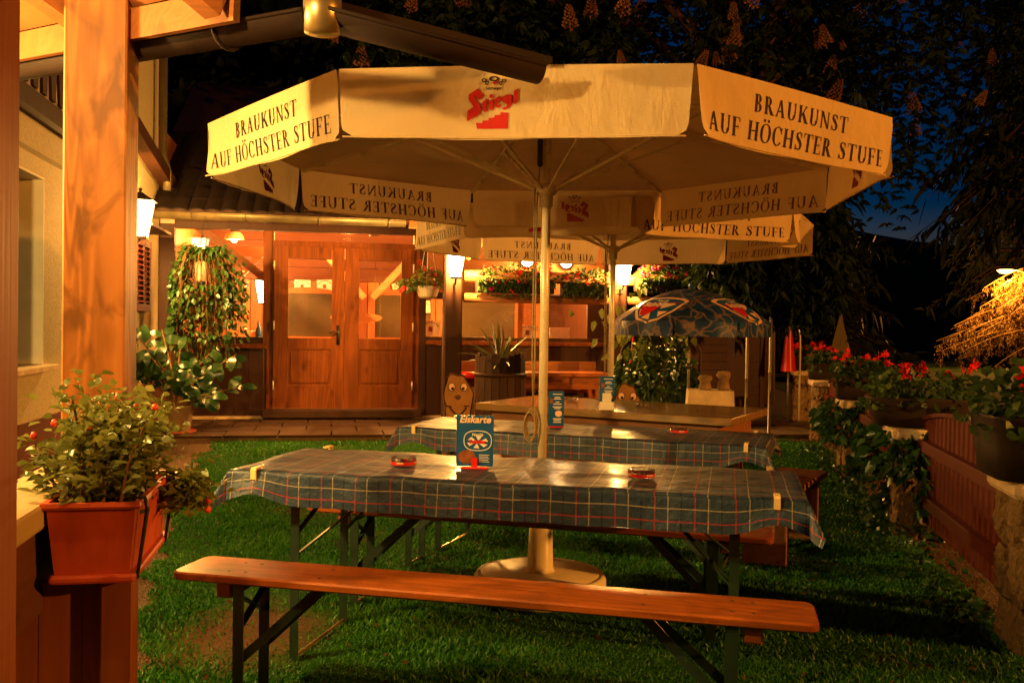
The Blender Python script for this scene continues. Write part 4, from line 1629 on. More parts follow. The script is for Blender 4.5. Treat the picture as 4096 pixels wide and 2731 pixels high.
def parasol(label, loc, rz, seed, wild, messy=()):
    rng = random.Random(seed)
    t = thing('parasol', label, 'parasol', loc, rz, 'cream printed beer garden parasols')
    MB().lathe([(.30, 0), (.335, .02), (.335, .10), (.325, .118), (.312, .122), (.305, .114), (.298, .122), (.07, .130)], 40).build('base', 'cream_paint', t, True)
    MB().lathe([(.080, .128), (.072, .131), (.066, .15), (.052, .55), (.046, .552), (.046, .56)], 24).build('base_socket', 'cream_paint', t, True)
    MB().lathe([(.0225, .55), (.0225, RIM + .26)], 16).build('pole', 'pole_metal', t, True)
    RZ = 2.055
    MB().lathe([(.024, RZ - .09), (.034, RZ - .085), (.034, RZ - .03), (.052, RZ - .02), (.058, RZ), (.052, RZ + .02), (.026, RZ + .03)], 20).build('runner', 'pole_metal', t, True)
    AP = RIM + .29
    MB().lathe([(.05, AP - .06), (.06, AP - .02), (.03, AP + .03), (1e-7, AP + .06)], 16).build('crown', 'cream_paint', t, True)
    MB().box(-.045, -.05, RZ + .11, -.018, -.022, RZ + .25, .008).build('pulley', 'black_plastic', t)
    MB().tube([(-.032, -.036, RZ + .12), (-.045, -.03, RZ - .1), (-.043, -.02, 1.2), (-.05, -.02, .93)], .004, 6).tube([(-.055, -.03, RZ), (-.056, -.02, 1.2), (-.046, -.03, .95)], .004, 6).build('rope', 'rope', t, True)
    co = MB()
    for k in range(3):
        co.tube([(-.05 + .03 * math.sin(a) - .006 * k, -.03 - .006 * k, .88 + .075 * math.cos(a) - .01 * k) for a in np.linspace(0, 2 * PI, 15)], .0045, 5)
    co.build('rope_coil', 'rope', t, True)
    ang = [math.radians(-22.5 + 45 * i) for i in range(8)]
    cor = [Vector((RAD * math.sin(a), -RAD * math.cos(a), RIM)) for a in ang]
    apx = Vector((0, 0, AP))
    for i in range(8):
        c = cor[i]
        d = apx - c
        MB().beam(c + d * .012 - Vector((0, 0, .016)), apx - d * .03 - Vector((0, 0, .03)), .020, .016).build('rib', 'pole_metal', t)
        m_ = c + d * .50 - Vector((0, 0, .03))
        f = Vector((c.x, c.y, 0)).normalized()
        MB().beam(f * .05 + Vector((0, 0, RZ)), m_, .016, .014).build('strut', 'pole_metal', t)
    for i in range(8):
        a, b = cor[i], cor[(i + 1) % 8]
        m = MB()
        N = 8
        rows = []
        for j in range(N + 1):
            f = j / N
            row = []
            for k in range(N + 1):
                u = k / N
                e = a.lerp(b, u)
                p = e.lerp(apx, f)
                p.z -= .05 * math.sin(PI * u) * (1 - f) * f * 2 + .004 * math.sin(PI * u) * (1 - f)
                row.append(p)
            rows.append(row)
        vs = [p for r in rows for p in r]
        fs = [(j * 9 + k, j * 9 + k + 1, (j + 1) * 9 + k + 1, (j + 1) * 9 + k) for j in range(N) for k in range(N)]
        m.add(vs, fs).build('canopy_panel', 'canopy_cloth', t, True)
        # hanging valance
        L = (b - a).length
        ex = (b - a) / L
        nrm = Vector((ex.y, -ex.x, 0))
        if nrm.dot(a + b) < 0:
            nrm = -nrm
        ph = rng.uniform(0, 6)
        am = rng.uniform(.5, 1.0) * wild
        mess = 1.0 if i in messy else 0.0

        def surf(u, v, off, a=a, ex=ex, nrm=nrm, L=L, ph=ph, am=am, mess=mess):
            bul = -.030 * math.sin(PI * u) * abs(v) ** 1.5 + am * (.010 * math.sin(6.5 * u + ph) + .006 * math.sin(15 * u + ph * 2)) * v
            bul += .020 * v * v * (math.exp(-((u - .02) / .06) ** 2) - math.exp(-((u - .98) / .05) ** 2) * .8)
            bul += .007 * math.sin(70 * u + ph) * (math.exp(-u / .07) + math.exp(-(1 - u) / .07)) * max(0, 1 - v) ** .5 * min(1, v * 5)
            bul += mess * (-.20 * v * u + .06 * math.sin(9 * u) * v)
            z = -v * DROP * (1 - .25 * mess * u) + .004 * math.sin(PI * u) * (1 - v)
            return a + ex * (u * L) + nrm * (.004 + bul + off) + Vector((0, 0, z + .004))
        nu, nv = 40, 10
        vs, fs = [], []
        for j in range(nv + 1):
            v = j / nv
            ins = .004 + .012 * v
            if v > .8:
                q = (v - .8) / .2
                ins += .035 * (1 - math.sqrt(max(0, 1 - q * q)))
            for k in range(nu + 1):
                u = ins + (1 - 2 * ins) * k / nu
                vs.append(surf(u, v * (1 - .015 * math.cos(u * 9 + ph)), 0))
        for j in range(nv):
            for k in range(nu):
                fs.append((j * (nu + 1) + k, j * (nu + 1) + k + 1, (j + 1) * (nu + 1) + k + 1, (j + 1) * (nu + 1) + k))
        vo = MB().add(vs, fs).build('valance', 'canopy_cloth', t, True)
        hm = MB()
        hm.tube([surf(.02 + .96 * k / 30, .985, .001) for k in range(31)], .0035, 5).build('hem', 'canopy_cloth', vo, True)

        def pr(polys, v0, mats, offs, u0=.5):
            for mt, of in zip(mats, offs):
                q = MB()
                polys_to(q, polys, lambda x, y: surf(u0 + x / L, v0 - y / DROP, of))
                tag(q.build('print', mt, vo), kind='stuff')
        if i % 2 == 0:
            pr(PRINT_RED, .60, ('ink_red', 'ink_red_back'), (.0022, -.0022), .445)
            pr(PRINT_DARK, .60, ('ink_dark', 'ink_back'), (.0022, -.0022), .445)
        else:
            pr(PRINT_L1, .46, ('ink_dark', 'ink_back'), (.0022, -.0022))
            pr(PRINT_L2, .87, ('ink_dark', 'ink_back'), (.0022, -.0022))
    return t


parasol('large cream printed parasol standing over the two plaid tables in front', (.1614, 4.8072, -.002), -.1162, 2, .6)
parasol('cream printed parasol farther back, standing behind the bare wooden table', (.82, 7.82, -.05), -.42, 9, 1.5, (2,))

# ------------------------------------------------------------------ flowers, pots, planters
def flower_heads(par, pts, mat, r, rng, petals=6, name='flower'):
    """each flower head a small part of its own: a few cupped petals round a centre"""
    for p in pts:
        m = MB()
        for c in range(rng.randint(4, 6)):
            q = Vector((rng.gauss(0, r * .36), rng.gauss(0, r * .36), rng.gauss(0, r * .28)))
            ax = Vector((rng.gauss(0, 1), rng.gauss(0, 1) - .6, rng.gauss(0, .6) + .6)).normalized()
            s = ax.orthogonal().normalized()
            u = ax.cross(s)
            n = 5
            vs = [q - ax * r * .08]
            for k in range(n * 2):
                a = PI * k / n
                rr = r * (.62 if k % 2 == 0 else .30)
                vs.append(q + (s * math.cos(a) + u * math.sin(a)) * rr + ax * r * .12)
            m.add(vs, [(0, 1 + k, 1 + (k + 1) % (2 * n)) for k in range(2 * n)])
        m.build(name, mat, par, loc=tuple(p))


def bushy(par, c, r, n, L, W, mat, up=.5, droop=.35, name='foliage'):
    P, D = blob_pts(n, c, r, .35)
    D = D + np.array([0, 0, up]) + NP.normal(size=D.shape) * .5
    return foliage(name, P, D, L * (.7 + .6 * NP.random(n)), W * (.7 + .6 * NP.random(n)), mat, par, droop)


def stems(par, base, tips, r, mat='stem', name='stem'):
    m = MB()
    for b, t in zip(base, tips):
        b, t = Vector(b), Vector(t)
        k = b.lerp(t, .5) + Vector((RND.gauss(0, .01), RND.gauss(0, .01), .01))
        m.tube([b, k, t], [r, r * .8, r * .5], 5, False)
    return tag(m.build(name, mat, par), kind='stuff')


# fuchsia in the terracotta trough on the porch railing
fb = thing('flower_trough', 'terracotta plastic flower trough hooked on the porch railing in front', 'flower box', (0, 0, 0), HROT)
X0, X1, Y0, Y1 = -.715, -.478, 2.555, 3.10
m = MB()
ring_ = lambda i, z: [(X0 + i, Y0 + i, z), (X1 - i, Y0 + i, z), (X1 - i, Y1 - i, z), (X0 + i, Y1 - i, z)]
vs = ring_(.028, .715) + ring_(.026, .735) + ring_(.012, .885) + ring_(.0, .886) + ring_(-.004, .893) + ring_(0, .903) + ring_(.014, .903) + ring_(.018, .86)
fs = [(3, 2, 1, 0), (28, 29, 30, 31)]
for r in range(7):
    fs += [(r * 4 + i, r * 4 + (i + 1) % 4, r * 4 + 4 + (i + 1) % 4, r * 4 + 4 + i) for i in range(4)]
m.add(vs, fs).build('trough', 'terracotta', fb)
MB().box(X0 + .015, Y0 + .012, .694, X1 - .012, Y1 - .01, .7145, .006).build('drip_tray', 'terracotta', fb)
MB().box(X0 + .02, Y0 + .02, .868, X1 - .02, Y1 - .02, .874).build('earth', 'soil', fb)
for y in (2.60, 3.02):
    MB().tube([(X1 - .01, y, .909), (X1 + .006, y, .908), (X1 + .012, y, .88), (X1 - .012, y, .70), (X0 + .05, y, .688), (X0 + .005, y, .70)], .006, 6).build('bracket', 'black_plastic', fb, True)
fp = thing('fuchsia_plant', 'bushy fuchsia with red buds growing in the terracotta trough', 'plant', (0, 0, 0), HROT)
bases = [((X0 + X1) / 2 + RND.uniform(-.07, .07), RND.uniform(Y0 + .05, Y1 - .05), .87) for _ in range(34)]
tips = [(b[0] + RND.gauss(0, .07), b[1] + RND.gauss(0, .05), .87 + RND.uniform(.12, .30)) for b in bases]
tips += [(X1 + .06 + .05 * RND.random(), 2.9 + .2 * RND.random(), .86) for _ in range(3)]
bases += [(X1 - .04, 2.95, .87)] * 3
stems(fp, bases, tips, .005)
C, D = [], []
for b, t in zip(bases, tips):
    b, t = np.array(b), np.array(t)
    for k in range(78):
        f = .2 + .85 * RND.random()
        C.append(b + (t - b) * f + NP.normal(size=3) * .034)
        d = NP.normal(size=3)
        d[2] = abs(d[2]) * .3
        D.append(d + (t - b) * 2)
n = len(C)
foliage('foliage', C, D, .043 * (.6 + .7 * NP.random(n)), .021 * (.7 + .6 * NP.random(n)), 'leaf_light', fp, .35)
for k in range(15):
    t = tips[RND.randrange(len(tips))]
    p = (t[0] + RND.gauss(0, .05), t[1] + RND.gauss(0, .05), t[2] + RND.uniform(-.07, .05))
    MB().lathe([(1e-7, -.012), (.008, -.008), (.010, .0), (.006, .009), (1e-7, .012)], 8).build('bud', 'bud_red', fp, True, loc=p)

# big-leaved pot plant by the annex (every leaf its own part)
rb = thing('rubber_plant', 'tall pot plant with big glossy dark leaves by the annex window', 'plant', hw(-.98, -1.55, .05), HROT)
MB().lathe([(.15, 0), (.17, .03), (.20, .30), (.215, .33), (.205, .33), (.19, .29), (1e-7, .285)], 24).build('pot', 'clay_pot', rb, True)
MB().lathe([(.20, -.004), (.24, .03), (.235, .035), (.1, .01)], 24).build('saucer', 'terracotta', rb, True)
lm = MB()
nl = 7
vs, fs = [], []
for j in range(nl + 1):
    f = j / nl
    w = .27 * math.sin(PI * min(1, f * .96 + .02)) ** .62
    z = .10 * math.sin(PI * f) - .16 * f * f
    for k in (-1, 0, 1):
        vs.append((k * w * 1.0, f, z + (.05 * w if k else -.02 * w)))
for j in range(nl):
    for k in range(2):
        fs.append((j * 3 + k, j * 3 + k + 1, j * 3 + 4 + k, j * 3 + 3 + k))
lme = lm.add(vs, fs).mesh('leaf')
lme.materials.append(MATS['leaf_dark'])
lme.polygons.foreach_set('use_smooth', [True] * len(lme.polygons))
brs = []
for k in range(17):
    a = 2 * PI * k / 17 + RND.random() * .6
    r = RND.uniform(.25, .85)
    h = RND.uniform(.12, .9)
    brs.append(Vector((r * math.cos(a), r * .55 * math.sin(a) - .05, .30 + h)))
m = MB()
for q in brs:
    m.tube([(0, 0, .28), (q.x * .35, q.y * .35, .28 + (q.z - .28) * .55), tuple(q)], [.016, .012, .006], 6, False)
m.build('stem', 'stem', rb)
for q in brs:
    for j in range(10):
        f = .4 + .62 * j / 10
        p = Vector((q.x * f, q.y * f, .28 + (q.z - .28) * (.3 + .7 * f)))
        o = bpy.data.objects.new('leaf', lme)
        COL.objects.link(o)
        o.parent = rb
        o.location = p
        dr = Vector((RND.gauss(0, .8) + (.5 if q.x > 0 else -.5), RND.gauss(0, .35), RND.gauss(-.05, .45))).normalized()
        nm = Vector((RND.gauss(0, .4), -1, RND.gauss(.6, .4)))
        sd = dr.cross(nm).normalized()
        nm = sd.cross(dr)
        o.rotation_euler = Matrix((sd, dr, nm)).transposed().to_euler()
        s = RND.uniform(.13, .22)
        o.scale = (s, s, s)

# ivy in a hanging pot before the left window
iv = thing('hanging_ivy', 'trailing ivy spilling from a cream hanging pot before the left window', 'hanging plant', hw(-.78, -.95, 0), HROT)
MB().lathe([(.075, 1.84), (.088, 2.07), (.094, 2.075), (.088, 2.065), (.07, 2.05), (1e-7, 2.05)], 20).build('pot', 'cream_paint', iv, True)
MB().lathe([(1e-7, 1.80), (.085, 1.805), (.09, 1.838), (.076, 1.838)], 20).build('saucer', 'black_plastic', iv, True)
mb = MB()
for a in (0, 2.1, 4.2):
    mb.tube([(.085 * math.cos(a), .085 * math.sin(a), 2.07), (0, 0, 2.45)], .003, 4)
mb.tube([(0, 0, 2.45), (0, .3, 2.66)], .004, 4).build('chain', 'dark_metal', iv)
C, D, Cd, Dd = [], [], [], []
TEN = MB()
for k in range(280):
    a = RND.uniform(0, 2 * PI)
    r = RND.uniform(.08, .38) * (1 + .25 * math.sin(3 * a + 1))
    z1 = RND.uniform(.95, 1.6) + .25 * math.sin(2 * a)
    x, y = r * math.cos(a), r * math.sin(a) * .75
    if k % 2 == 0:
        TEN.tube([(x * min(1, f * 2.6) * (1 + .12 * f) + RND.gauss(0, .012), y * min(1, f * 2.6) + RND.gauss(0, .012), 2.08 + .20 * math.sin(PI * min(1, f * 2.2)) * (.5 + r) - (2.08 - z1) * max(0, f - .2) * 1.25) for f in (0, .12, .25, .4, .6, .8, 1)], .0028, 4, False)
    for j in range(20):
        f = j / 19
        z = 2.08 + .20 * math.sin(PI * min(1, f * 2.2)) * (.5 + r) - (2.08 - z1) * max(0, f - .2) * 1.25
        q = np.array([x * min(1, f * 2.6) * (1 + .12 * f), y * min(1, f * 2.6), z]) + NP.normal(size=3) * .02
        inner = abs(q[0]) < .14 and q[1] < .02 and 1.8 < q[2] < 2.1
        if inner:
            continue
        (Cd if (RND.random() < .5 and abs(q[0]) < .26 and f > .2) else C).append(q)
        (Dd if len(Cd) > len(Dd) else D).append(np.array([x, y - .15, -.25]) + NP.normal(size=3) * .35)
foliage('foliage', C, D, .062, .05, 'leaf_ivy', iv, .35)
tag(TEN.build('tendrils', 'stem', iv), kind='stuff')
foliage('dry_tendrils', Cd, np.array(Dd) + np.array([0, 0, -1.6]), .10, .007, 'leaf_dry', iv, .3)


def hanging_basket(label, loc, hh, n, mats, spread, trail=False):
    t = thing('hanging_basket', label, 'hanging basket', loc, HROT, 'hanging flower baskets')
    MB().lathe([(.105, 0), (.125, .03), (.155, .14), (.165, .15), (.15, .15), (.14, .12), (1e-7, .11)], 24).build('pot', 'cream_paint', t, True)
    mb = MB()
    for a in (.3, 2.4, 4.5):
        mb.tube([(.15 * math.cos(a), .15 * math.sin(a), .14), (0, 0, hh)], .004, 5)
    mb.tube([(0, 0, hh), (0, 0, hh + .03), (.02, 0, hh + .06), (0, 0, hh + .09)], .006, 6).build('hanger', 'pole_metal', t)
    bushy(t, (0, 0, .24), (spread, spread, .16), n, .055, .035, 'leaf_light')
    if trail:
        bushy(t, (-.26, -.03, .16), (.16, .08, .07), 140, .05, .03, 'leaf_mid')
    rng = random.Random(len(label))
    for mt, k in mats:
        pts = [(rng.gauss(0, spread * .62), -abs(rng.gauss(.1, .08)), .24 + rng.gauss(0, .10)) for _ in range(k)]
        if trail:
            pts += [(-.34 + rng.gauss(0, .06), -.08, .12 + rng.gauss(0, .04)) for _ in range(2)]
        flower_heads(t, pts, mt, .034, rng)
    return t


hanging_basket('cream hanging basket of red flowers between the annex door and the post lantern', hw(2.02, -.62, 1.70), .95, 420, (('petal_red', 10), ('petal_pink', 5)), .20, True)
hanging_basket('small hanging basket at the far right end of the annex porch', hw(5.9, -1.45, 1.80), .84, 160, (('petal_red', 2),), .16)


def flower_box(label, x, z, w_, n, seed, mats):
    t = thing('flower_box', label, 'flower box', hw(x, -1.36, z), HROT, 'flower boxes on the porch rail')
    MB().box(0, -.09, 0, w_, .09, .17, .01).build('box', 'planter_dark', t)
    c = (w_ / 2, -.03, .22)
    P, D = blob_pts(n, c, (w_ * .54, .16, .13), .2)
    P2 = np.stack([w_ * NP.random(n), -.10 - .06 * NP.random(n), .16 - .2 * NP.random(n) * NP.random(n)], 1)
    P = np.concatenate([P, P2])
    D = np.concatenate([D + [0, -.2, .5], NP.normal(size=(n, 3)) * .5 + [0, -.5, -.4]])
    foliage('foliage', P, D, .05, .032, 'leaf_mid', t, .3)
    rng = random.Random(seed)
    for mt, k, zz in mats:
        flower_heads(t, [(rng.uniform(0, w_), -.12 - .06 * rng.random(), zz + rng.gauss(0, .05)) for _ in range(k)], mt, .036, rng)
    return t


flower_box('dark flower box with red geraniums, leftmost on the porch rail', 2.55, 1.76, .98, 420, 4, (('petal_red', 16, .30), ('petal_magenta', 7, .16), ('petal_red', 6, .1)))
flower_box('dark flower box with mixed red flowers, middle one on the porch rail', 3.64, 1.74, .66, 330, 6, (('petal_red', 8, .22), ('petal_pink', 9, .2)))
flower_box('flower box with pink and magenta blooms, rightmost on the porch rail', 4.62, 1.82, .92, 420, 8, (('petal_magenta', 12, .26), ('petal_pink', 14, .24), ('petal_red', 6, .3)))

# barrel planter with sword-leaved plant
br = thing('barrel_planter', 'tall wooden stave barrel planter in front of the annex wall', 'planter', (-.13, 10.9, .0), 0)
for k in range(20):
    a0, a1 = 2 * PI * k / 20 + .012, 2 * PI * (k + 1) / 20 - .012
    vs = []
    for z, r in ((.02, .26), (.5, .295), (1.0, .285)):
        for rr in (r, r - .025):
            for a in (a0, a1):
                vs.append((rr * math.cos(a), rr * math.sin(a), z + (.02 * (k % 3) if z > .9 else 0)))
    fs = []
    for j in (0, 4):
        fs += [(j, j + 1, j + 5, j + 4), (j + 3, j + 2, j + 6, j + 7), (j + 1, j + 3, j + 7, j + 5), (j + 2, j, j + 4, j + 6)]
    fs += [(8, 9, 11, 10)]
    MB().add(vs, fs).build('stave', 'dark_wood', br)
for z, r in ((.25, .285), (.78, .297)):
    MB().lathe([(r, z), (r + .006, z), (r + .006, z + .04), (r, z + .04)], 32).build('hoop', 'dark_wood', br, True)
MB().lathe([(1e-7, .93), (.26, .93), (.26, .90)], 20).build('earth', 'soil', br)
ag = thing('agave_plant', 'spiky sword-leaved plant with flower spike in the barrel planter', 'plant', (-.13, 10.9, .94), 0)
for k in range(26):
    a = 2.399 * k
    L = RND.uniform(.38, .62)
    el = RND.uniform(.1, 1.3)
    d = Vector((math.cos(a) * math.cos(el), math.sin(a) * math.cos(el), math.sin(el)))
    s = Vector((-math.sin(a), math.cos(a), 0))
    vs = []
    for j in range(6):
        f = j / 5
        w_ = .028 * (1 - f) ** .6
        p = d * (L * f) + Vector((0, 0, -.22 * f * f * L * (1.5 - el)))
        vs += [p - s * w_, p + Vector((0, 0, -w_ * .5)), p + s * w_]
    fs = []
    for j in range(5):
        fs += [(j * 3, j * 3 + 1, j * 3 + 4, j * 3 + 3), (j * 3 + 1, j * 3 + 2, j * 3 + 5, j * 3 + 4)]
    MB().add(vs, fs).build('leaf', 'leaf_agave', ag)
MB().tube([(0, 0, 0), (.03, -.02, .28), (.02, -.03, .42)], [.018, .02, .01], 6).build('flower_spike', 'stem', ag)

# carved log faces
def log_face(label, loc, rz, h, r):
    t = thing('log_face', label, 'garden figure', loc, rz, 'sawn logs painted with faces')
    n = 28
    rng = random.Random(int(h * 100))
    rad = [r * (1 + .05 * math.sin(3 * 2 * PI * k / n + 1) + .05 * math.sin(7 * 2 * PI * k / n) + rng.gauss(0, .02)) for k in range(n)]
    cut = lambda y: h - .24 + (y / r) * .24
    vs, fs = [], []
    for j, f in enumerate((0, .3, .6, .9, 1.0)):
        for k in range(n):
            a = 2 * PI * k / n
            x, y = rad[k] * math.cos(a), rad[k] * math.sin(a)
            zt = cut(y)
            vs.append((x, y, zt * f if f < 1 else zt))
    for j in range(4):
        fs += [(j * n + k, j * n + (k + 1) % n, (j + 1) * n + (k + 1) % n, (j + 1) * n + k) for k in range(n)]
    MB().add(vs, fs).build('bark', 'bark', t)
    # sloping sawn face, tipped towards the viewer
    up = Vector((0, r, .24)).normalized()
    nr = Vector((0, -.24, r)).normalized()
    c0 = Vector((0, 0, h - .24))
    sl = math.hypot(r, .24) / r * .96
    F = lambda x, y, o=.004: c0 + Vector((x, 0, 0)) + up * y + nr * o
    vs = [F(0, 0, .003)] + [F(rad[k] * .94 * math.cos(2 * PI * k / n), rad[k] * sl * .95 * math.sin(2 * PI * k / n), .003) for k in range(n)]
    MB().add(vs, [(0, 1 + k, 1 + (k + 1) % n) for k in range(n)]).build('sawn_face', 'stump_wood', t)
    for s in (-1, 1):
        e = superell(.027, .036, 18, 2)
        MB().add([F(s * .055 + x, .12 + y, .010) for x, y in superell(.033, .043, 18, 2)], [tuple(range(18))]).build('eye_outline', 'ink_dark', t)
        MB().add([F(s * .055 + x, .12 + y, .013) for x, y in e], [tuple(range(18))]).build('eye', 'card_peach', t)
        MB().add([F(s * .048 + x * .5, .103 + y * .42, .016) for x, y in e], [tuple(range(18))]).build('pupil', 'ink_dark', t)
    MB().ball(tuple(F(0, .02, .012)), .022, 10, 6).build('nose', 'bark', t, True)
    MB().tube([F(-.075 + .15 * k / 12, -.075 - .075 * math.sin(PI * k / 12), .008) for k in range(13)], .0065, 5).tube([F(-.11, -.065, .008), F(-.06, -.07, .008)], .005, 5).tube([F(.05, -.065, .008), F(.10, -.06, .008)], .005, 5).build('mouth', 'ink_dark', t, True)
    return t


log_face('sawn log with painted smiling face left of the bare wooden table', (-.475, 8.5, -.05), .12, .98, .132)
log_face('sawn log with painted face peeking over the bare wooden table at right', (1.07, 8.75, -.05), -.15, .90, .12)

# ------------------------------------------------------------------ fence: stone pillars, picket panels, planters
FD = Vector((.2, .98, 0)).normalized()
FR = math.atan2(FD.y, FD.x) - PI / 2
PIL = [Vector((2.21, 4.02, 0)) + FD * (2.62 * i) for i in range(5)]


def stone_mesh(seed):
    rng = random.Random(seed)
    m = MB()
    n = 5
    idx = {}
    ph = [rng.uniform(0, 6) for _ in range(6)]

    def vert(i, j, k):
        if (i, j, k) not in idx:
            p = [-1 + 2 * q / n for q in (i, j, k)]
            l = max(1e-6, (abs(p[0]) ** 5 + abs(p[1]) ** 5 + abs(p[2]) ** 5) ** .2)
            d = .47 / l * (1 + .07 * math.sin(p[0] * 4 + ph[0] + p[2] * 2) + .07 * math.sin(p[1] * 5 + ph[1]) + .08 * math.sin(p[2] * 6 + ph[2] + p[0] * 3) + rng.gauss(0, .035))
            idx[(i, j, k)] = len(m.v)
            m.v.append(tuple(q * d for q in p))
        return idx[(i, j, k)]
    for a in range(n):
        for b in range(n):
            for s in (0, n):
                m.f.append((vert(a, b, s), vert(a + 1, b, s), vert(a + 1, b + 1, s), vert(a, b + 1, s)))
                m.f.append((vert(a, s, b), vert(a + 1, s, b), vert(a + 1, s, b + 1), vert(a, s, b + 1)))
                m.f.append((vert(s, a, b), vert(s, a + 1, b), vert(s, a + 1, b + 1), vert(s, a, b + 1)))
    me = m.mesh('stone')
    me.materials.append(MATS['stone'])
    return me


STONES = [stone_mesh(i) for i in range(6)]
plab = ['rough stone fence pillar at the right edge, nearest the camera', 'ivy covered stone fence pillar, second from the camera',
        'ivy covered stone fence pillar, third from the camera', 'rough stone fence pillar, fourth from the camera', 'rough stone fence pillar, farthest along the fence']
for i, p in enumerate(PIL):
    t = thing('stone_pillar', plab[i], 'pillar', (p.x + .16, p.y + .1, gz(p.x, p.y)), FR, 'stone pillars of the garden fence')
    MB().box(-.13, -.13, -.1, .13, .13, .66).build('core', 'mortar', t)
    z = -.04
    rng = random.Random(40 + i)
    while z < .62:
        h = min(rng.uniform(.16, .34), .69 - z)
        for side in range(4):
            f = rng.uniform(.35, .65)
            for a, b in ((-.17, -.17 + .34 * f), (-.17 + .34 * f, .17)):
                o = bpy.data.objects.new('stone', STONES[rng.randrange(6)])
                COL.objects.link(o)
                o.parent = t
                hh = h * rng.uniform(.85, 1.05)
                c = Vector(((a + b) / 2, -.125, z + hh / 2))
                o.location = Matrix.Rotation(side * PI / 2, 3, 'Z') @ c
                o.rotation_euler = (rng.uniform(-.05, .05), rng.uniform(-.06, .06), side * PI / 2 + rng.uniform(-.06, .06))
                o.scale = ((b - a) * 1.06, rng.uniform(.11, .17), hh * 1.08)
        z += h
    MB().box(-.22, -.22, .672, .22, .22, .745, .02).build('cap_stone', 'pale_stone', t)


def picket_panel(label, a, b, seed):
    L = (b - a).length - .36
    t = thing('picket_fence', label, 'fence', (a.x + FD.x * .28 + .16, a.y + FD.y * .28 + .1, gz(a.x, a.y)), math.atan2(FD.y, FD.x), 'red brown picket panels between the pillars')
    n = int(L / .105)
    for k in range(n):
        x = .03 + k * .105
        f = (x / L - .5) * 2
        top = .74 + .11 * (1 - f * f)
        MB().box(x, -.012, .06, x + .062, .012, top, .004).build('picket', 'fence_wood', t)
    for z in (.20, .56):
        MB().box(0, .013, z, L, .065, z + .075, .004).build('rail', 'fence_wood', t)
    pts = [(L * k / 10, 0, .755 + .11 * (1 - (k / 5 - 1) ** 2)) for k in range(11)]
    cr = MB()
    for k in range(10):
        cr.beam(pts[k], pts[k + 1], .06, .025)
    cr.build('cap_rail', 'fence_wood', t)
    return t


picket_panel('dark red picket fence panel beside the nearest stone pillar', PIL[0], PIL[1], 1)
picket_panel('dark red picket fence panel between the two ivy covered pillars', PIL[1], PIL[2], 2)
picket_panel('dark red picket fence panel beyond the ivy covered pillars', PIL[2], PIL[3], 3)


def planter(label, p, w_, h_, d_, shape):
    t = thing('fence_planter', label, 'planter', (p.x + .16, p.y + .1, gz(p.x, p.y) + .747), FR + .0, 'dark planters on the fence pillars')
    m = MB()
    n = 20
    prof = ((.55, 0), (.80, .04), (.95, .45), (1.0, .9), (1.03, 1.0), (.96, 1.0), (.9, .82)) if shape == 'bowl' else ((.90, 0), (.94, .5), (1.0, .95), (1.03, 1.0), (.97, 1.0), (.93, .84))
    vs = []
    for f, z in prof:
        for k in range(n):
            a = 2 * PI * k / n
            ca, sa = math.cos(a), math.sin(a)
            e = .55 if shape == 'bowl' else .3
            vs.append((math.copysign(abs(ca) ** e, ca) * w_ / 2 * f, math.copysign(abs(sa) ** e, sa) * d_ / 2 * f, z * h_))
    fs = [tuple(range(n - 1, -1, -1)), tuple(range((len(prof) - 1) * n, len(prof) * n))]
    for r in range(len(prof) - 1):
        fs += [(r * n + k, r * n + (k + 1) % n, (r + 1) * n + (k + 1) % n, (r + 1) * n + k) for k in range(n)]
    m.add(vs, fs).build('tub', 'planter_dark', t, True)
    return t


def geranium(label, p, w_, d_, z0, n, heads, seed, hh=.16, mat='leaf_mid'):
    t = thing('geranium_plant', label, 'plant', (p.x + .16, p.y + .1, gz(p.x, p.y) + z0), FR, 'red geraniums on the fence')
    rng = random.Random(seed)
    P, D = blob_pts(n, (0, 0, hh * .45), (w_ * .56, d_ * .62, hh * .75), .15)
    P2 = np.stack([(NP.random(n // 3) - .5) * w_ * 1.05, (NP.random(n // 3) - .5) * d_ * 1.4, -.02 - .05 * NP.random(n // 3)], 1)
    P = np.concatenate([P, P2])
    D = np.concatenate([D, NP.normal(size=(n // 3, 3)) * .4 + [0, -.6, -.2]])
    D = D + [0, 0, .25] + NP.normal(size=D.shape) * .4
    foliage('foliage', P, D, .05, .055, mat, t, .15)
    tips = [((rng.random() - .5) * w_ * .95, -d_ * .2 * rng.random(), hh * rng.uniform(.85, 1.55)) for _ in range(heads)]
    stems(t, [(x * .7, y, 0) for x, y, z in tips], tips, .004, 'leaf_mid', 'stalk')
    flower_heads(t, tips, 'petal_red', .056, rng)
    return t


pl_lab = ['big dark square planter on the nearest fence pillar at the right edge', 'rounded dark bowl planter on the second fence pillar', 'dark box planter on the third fence pillar',
          'small dark planter on the fourth fence pillar', 'small dark planter on the farthest fence pillar']
ge_lab = ['red geraniums in the big planter at the right edge', 'red geraniums in the rounded bowl planter', 'red geraniums in the dark box planter on the third pillar',
          'red geraniums on the fourth fence pillar', 'red geraniums on the farthest fence pillar']
dims = [(.62, .27, .50, 'box'), (.74, .21, .34, 'bowl'), (.52, .22, .30, 'box'), (.5, .2, .3, 'box'), (.5, .2, .3, 'box')]
for i, p in enumerate(PIL):
    w_, h_, d_, shp = dims[i]
    planter(pl_lab[i], p, w_, h_, d_, shp)
    geranium(ge_lab[i], p, w_, d_, .747 + h_ - .01, (420, 420, 380, 260, 220)[i], (7, 8, 8, 6, 6)[i], 60 + i, (.20, .16, .15, .14, .14)[i])

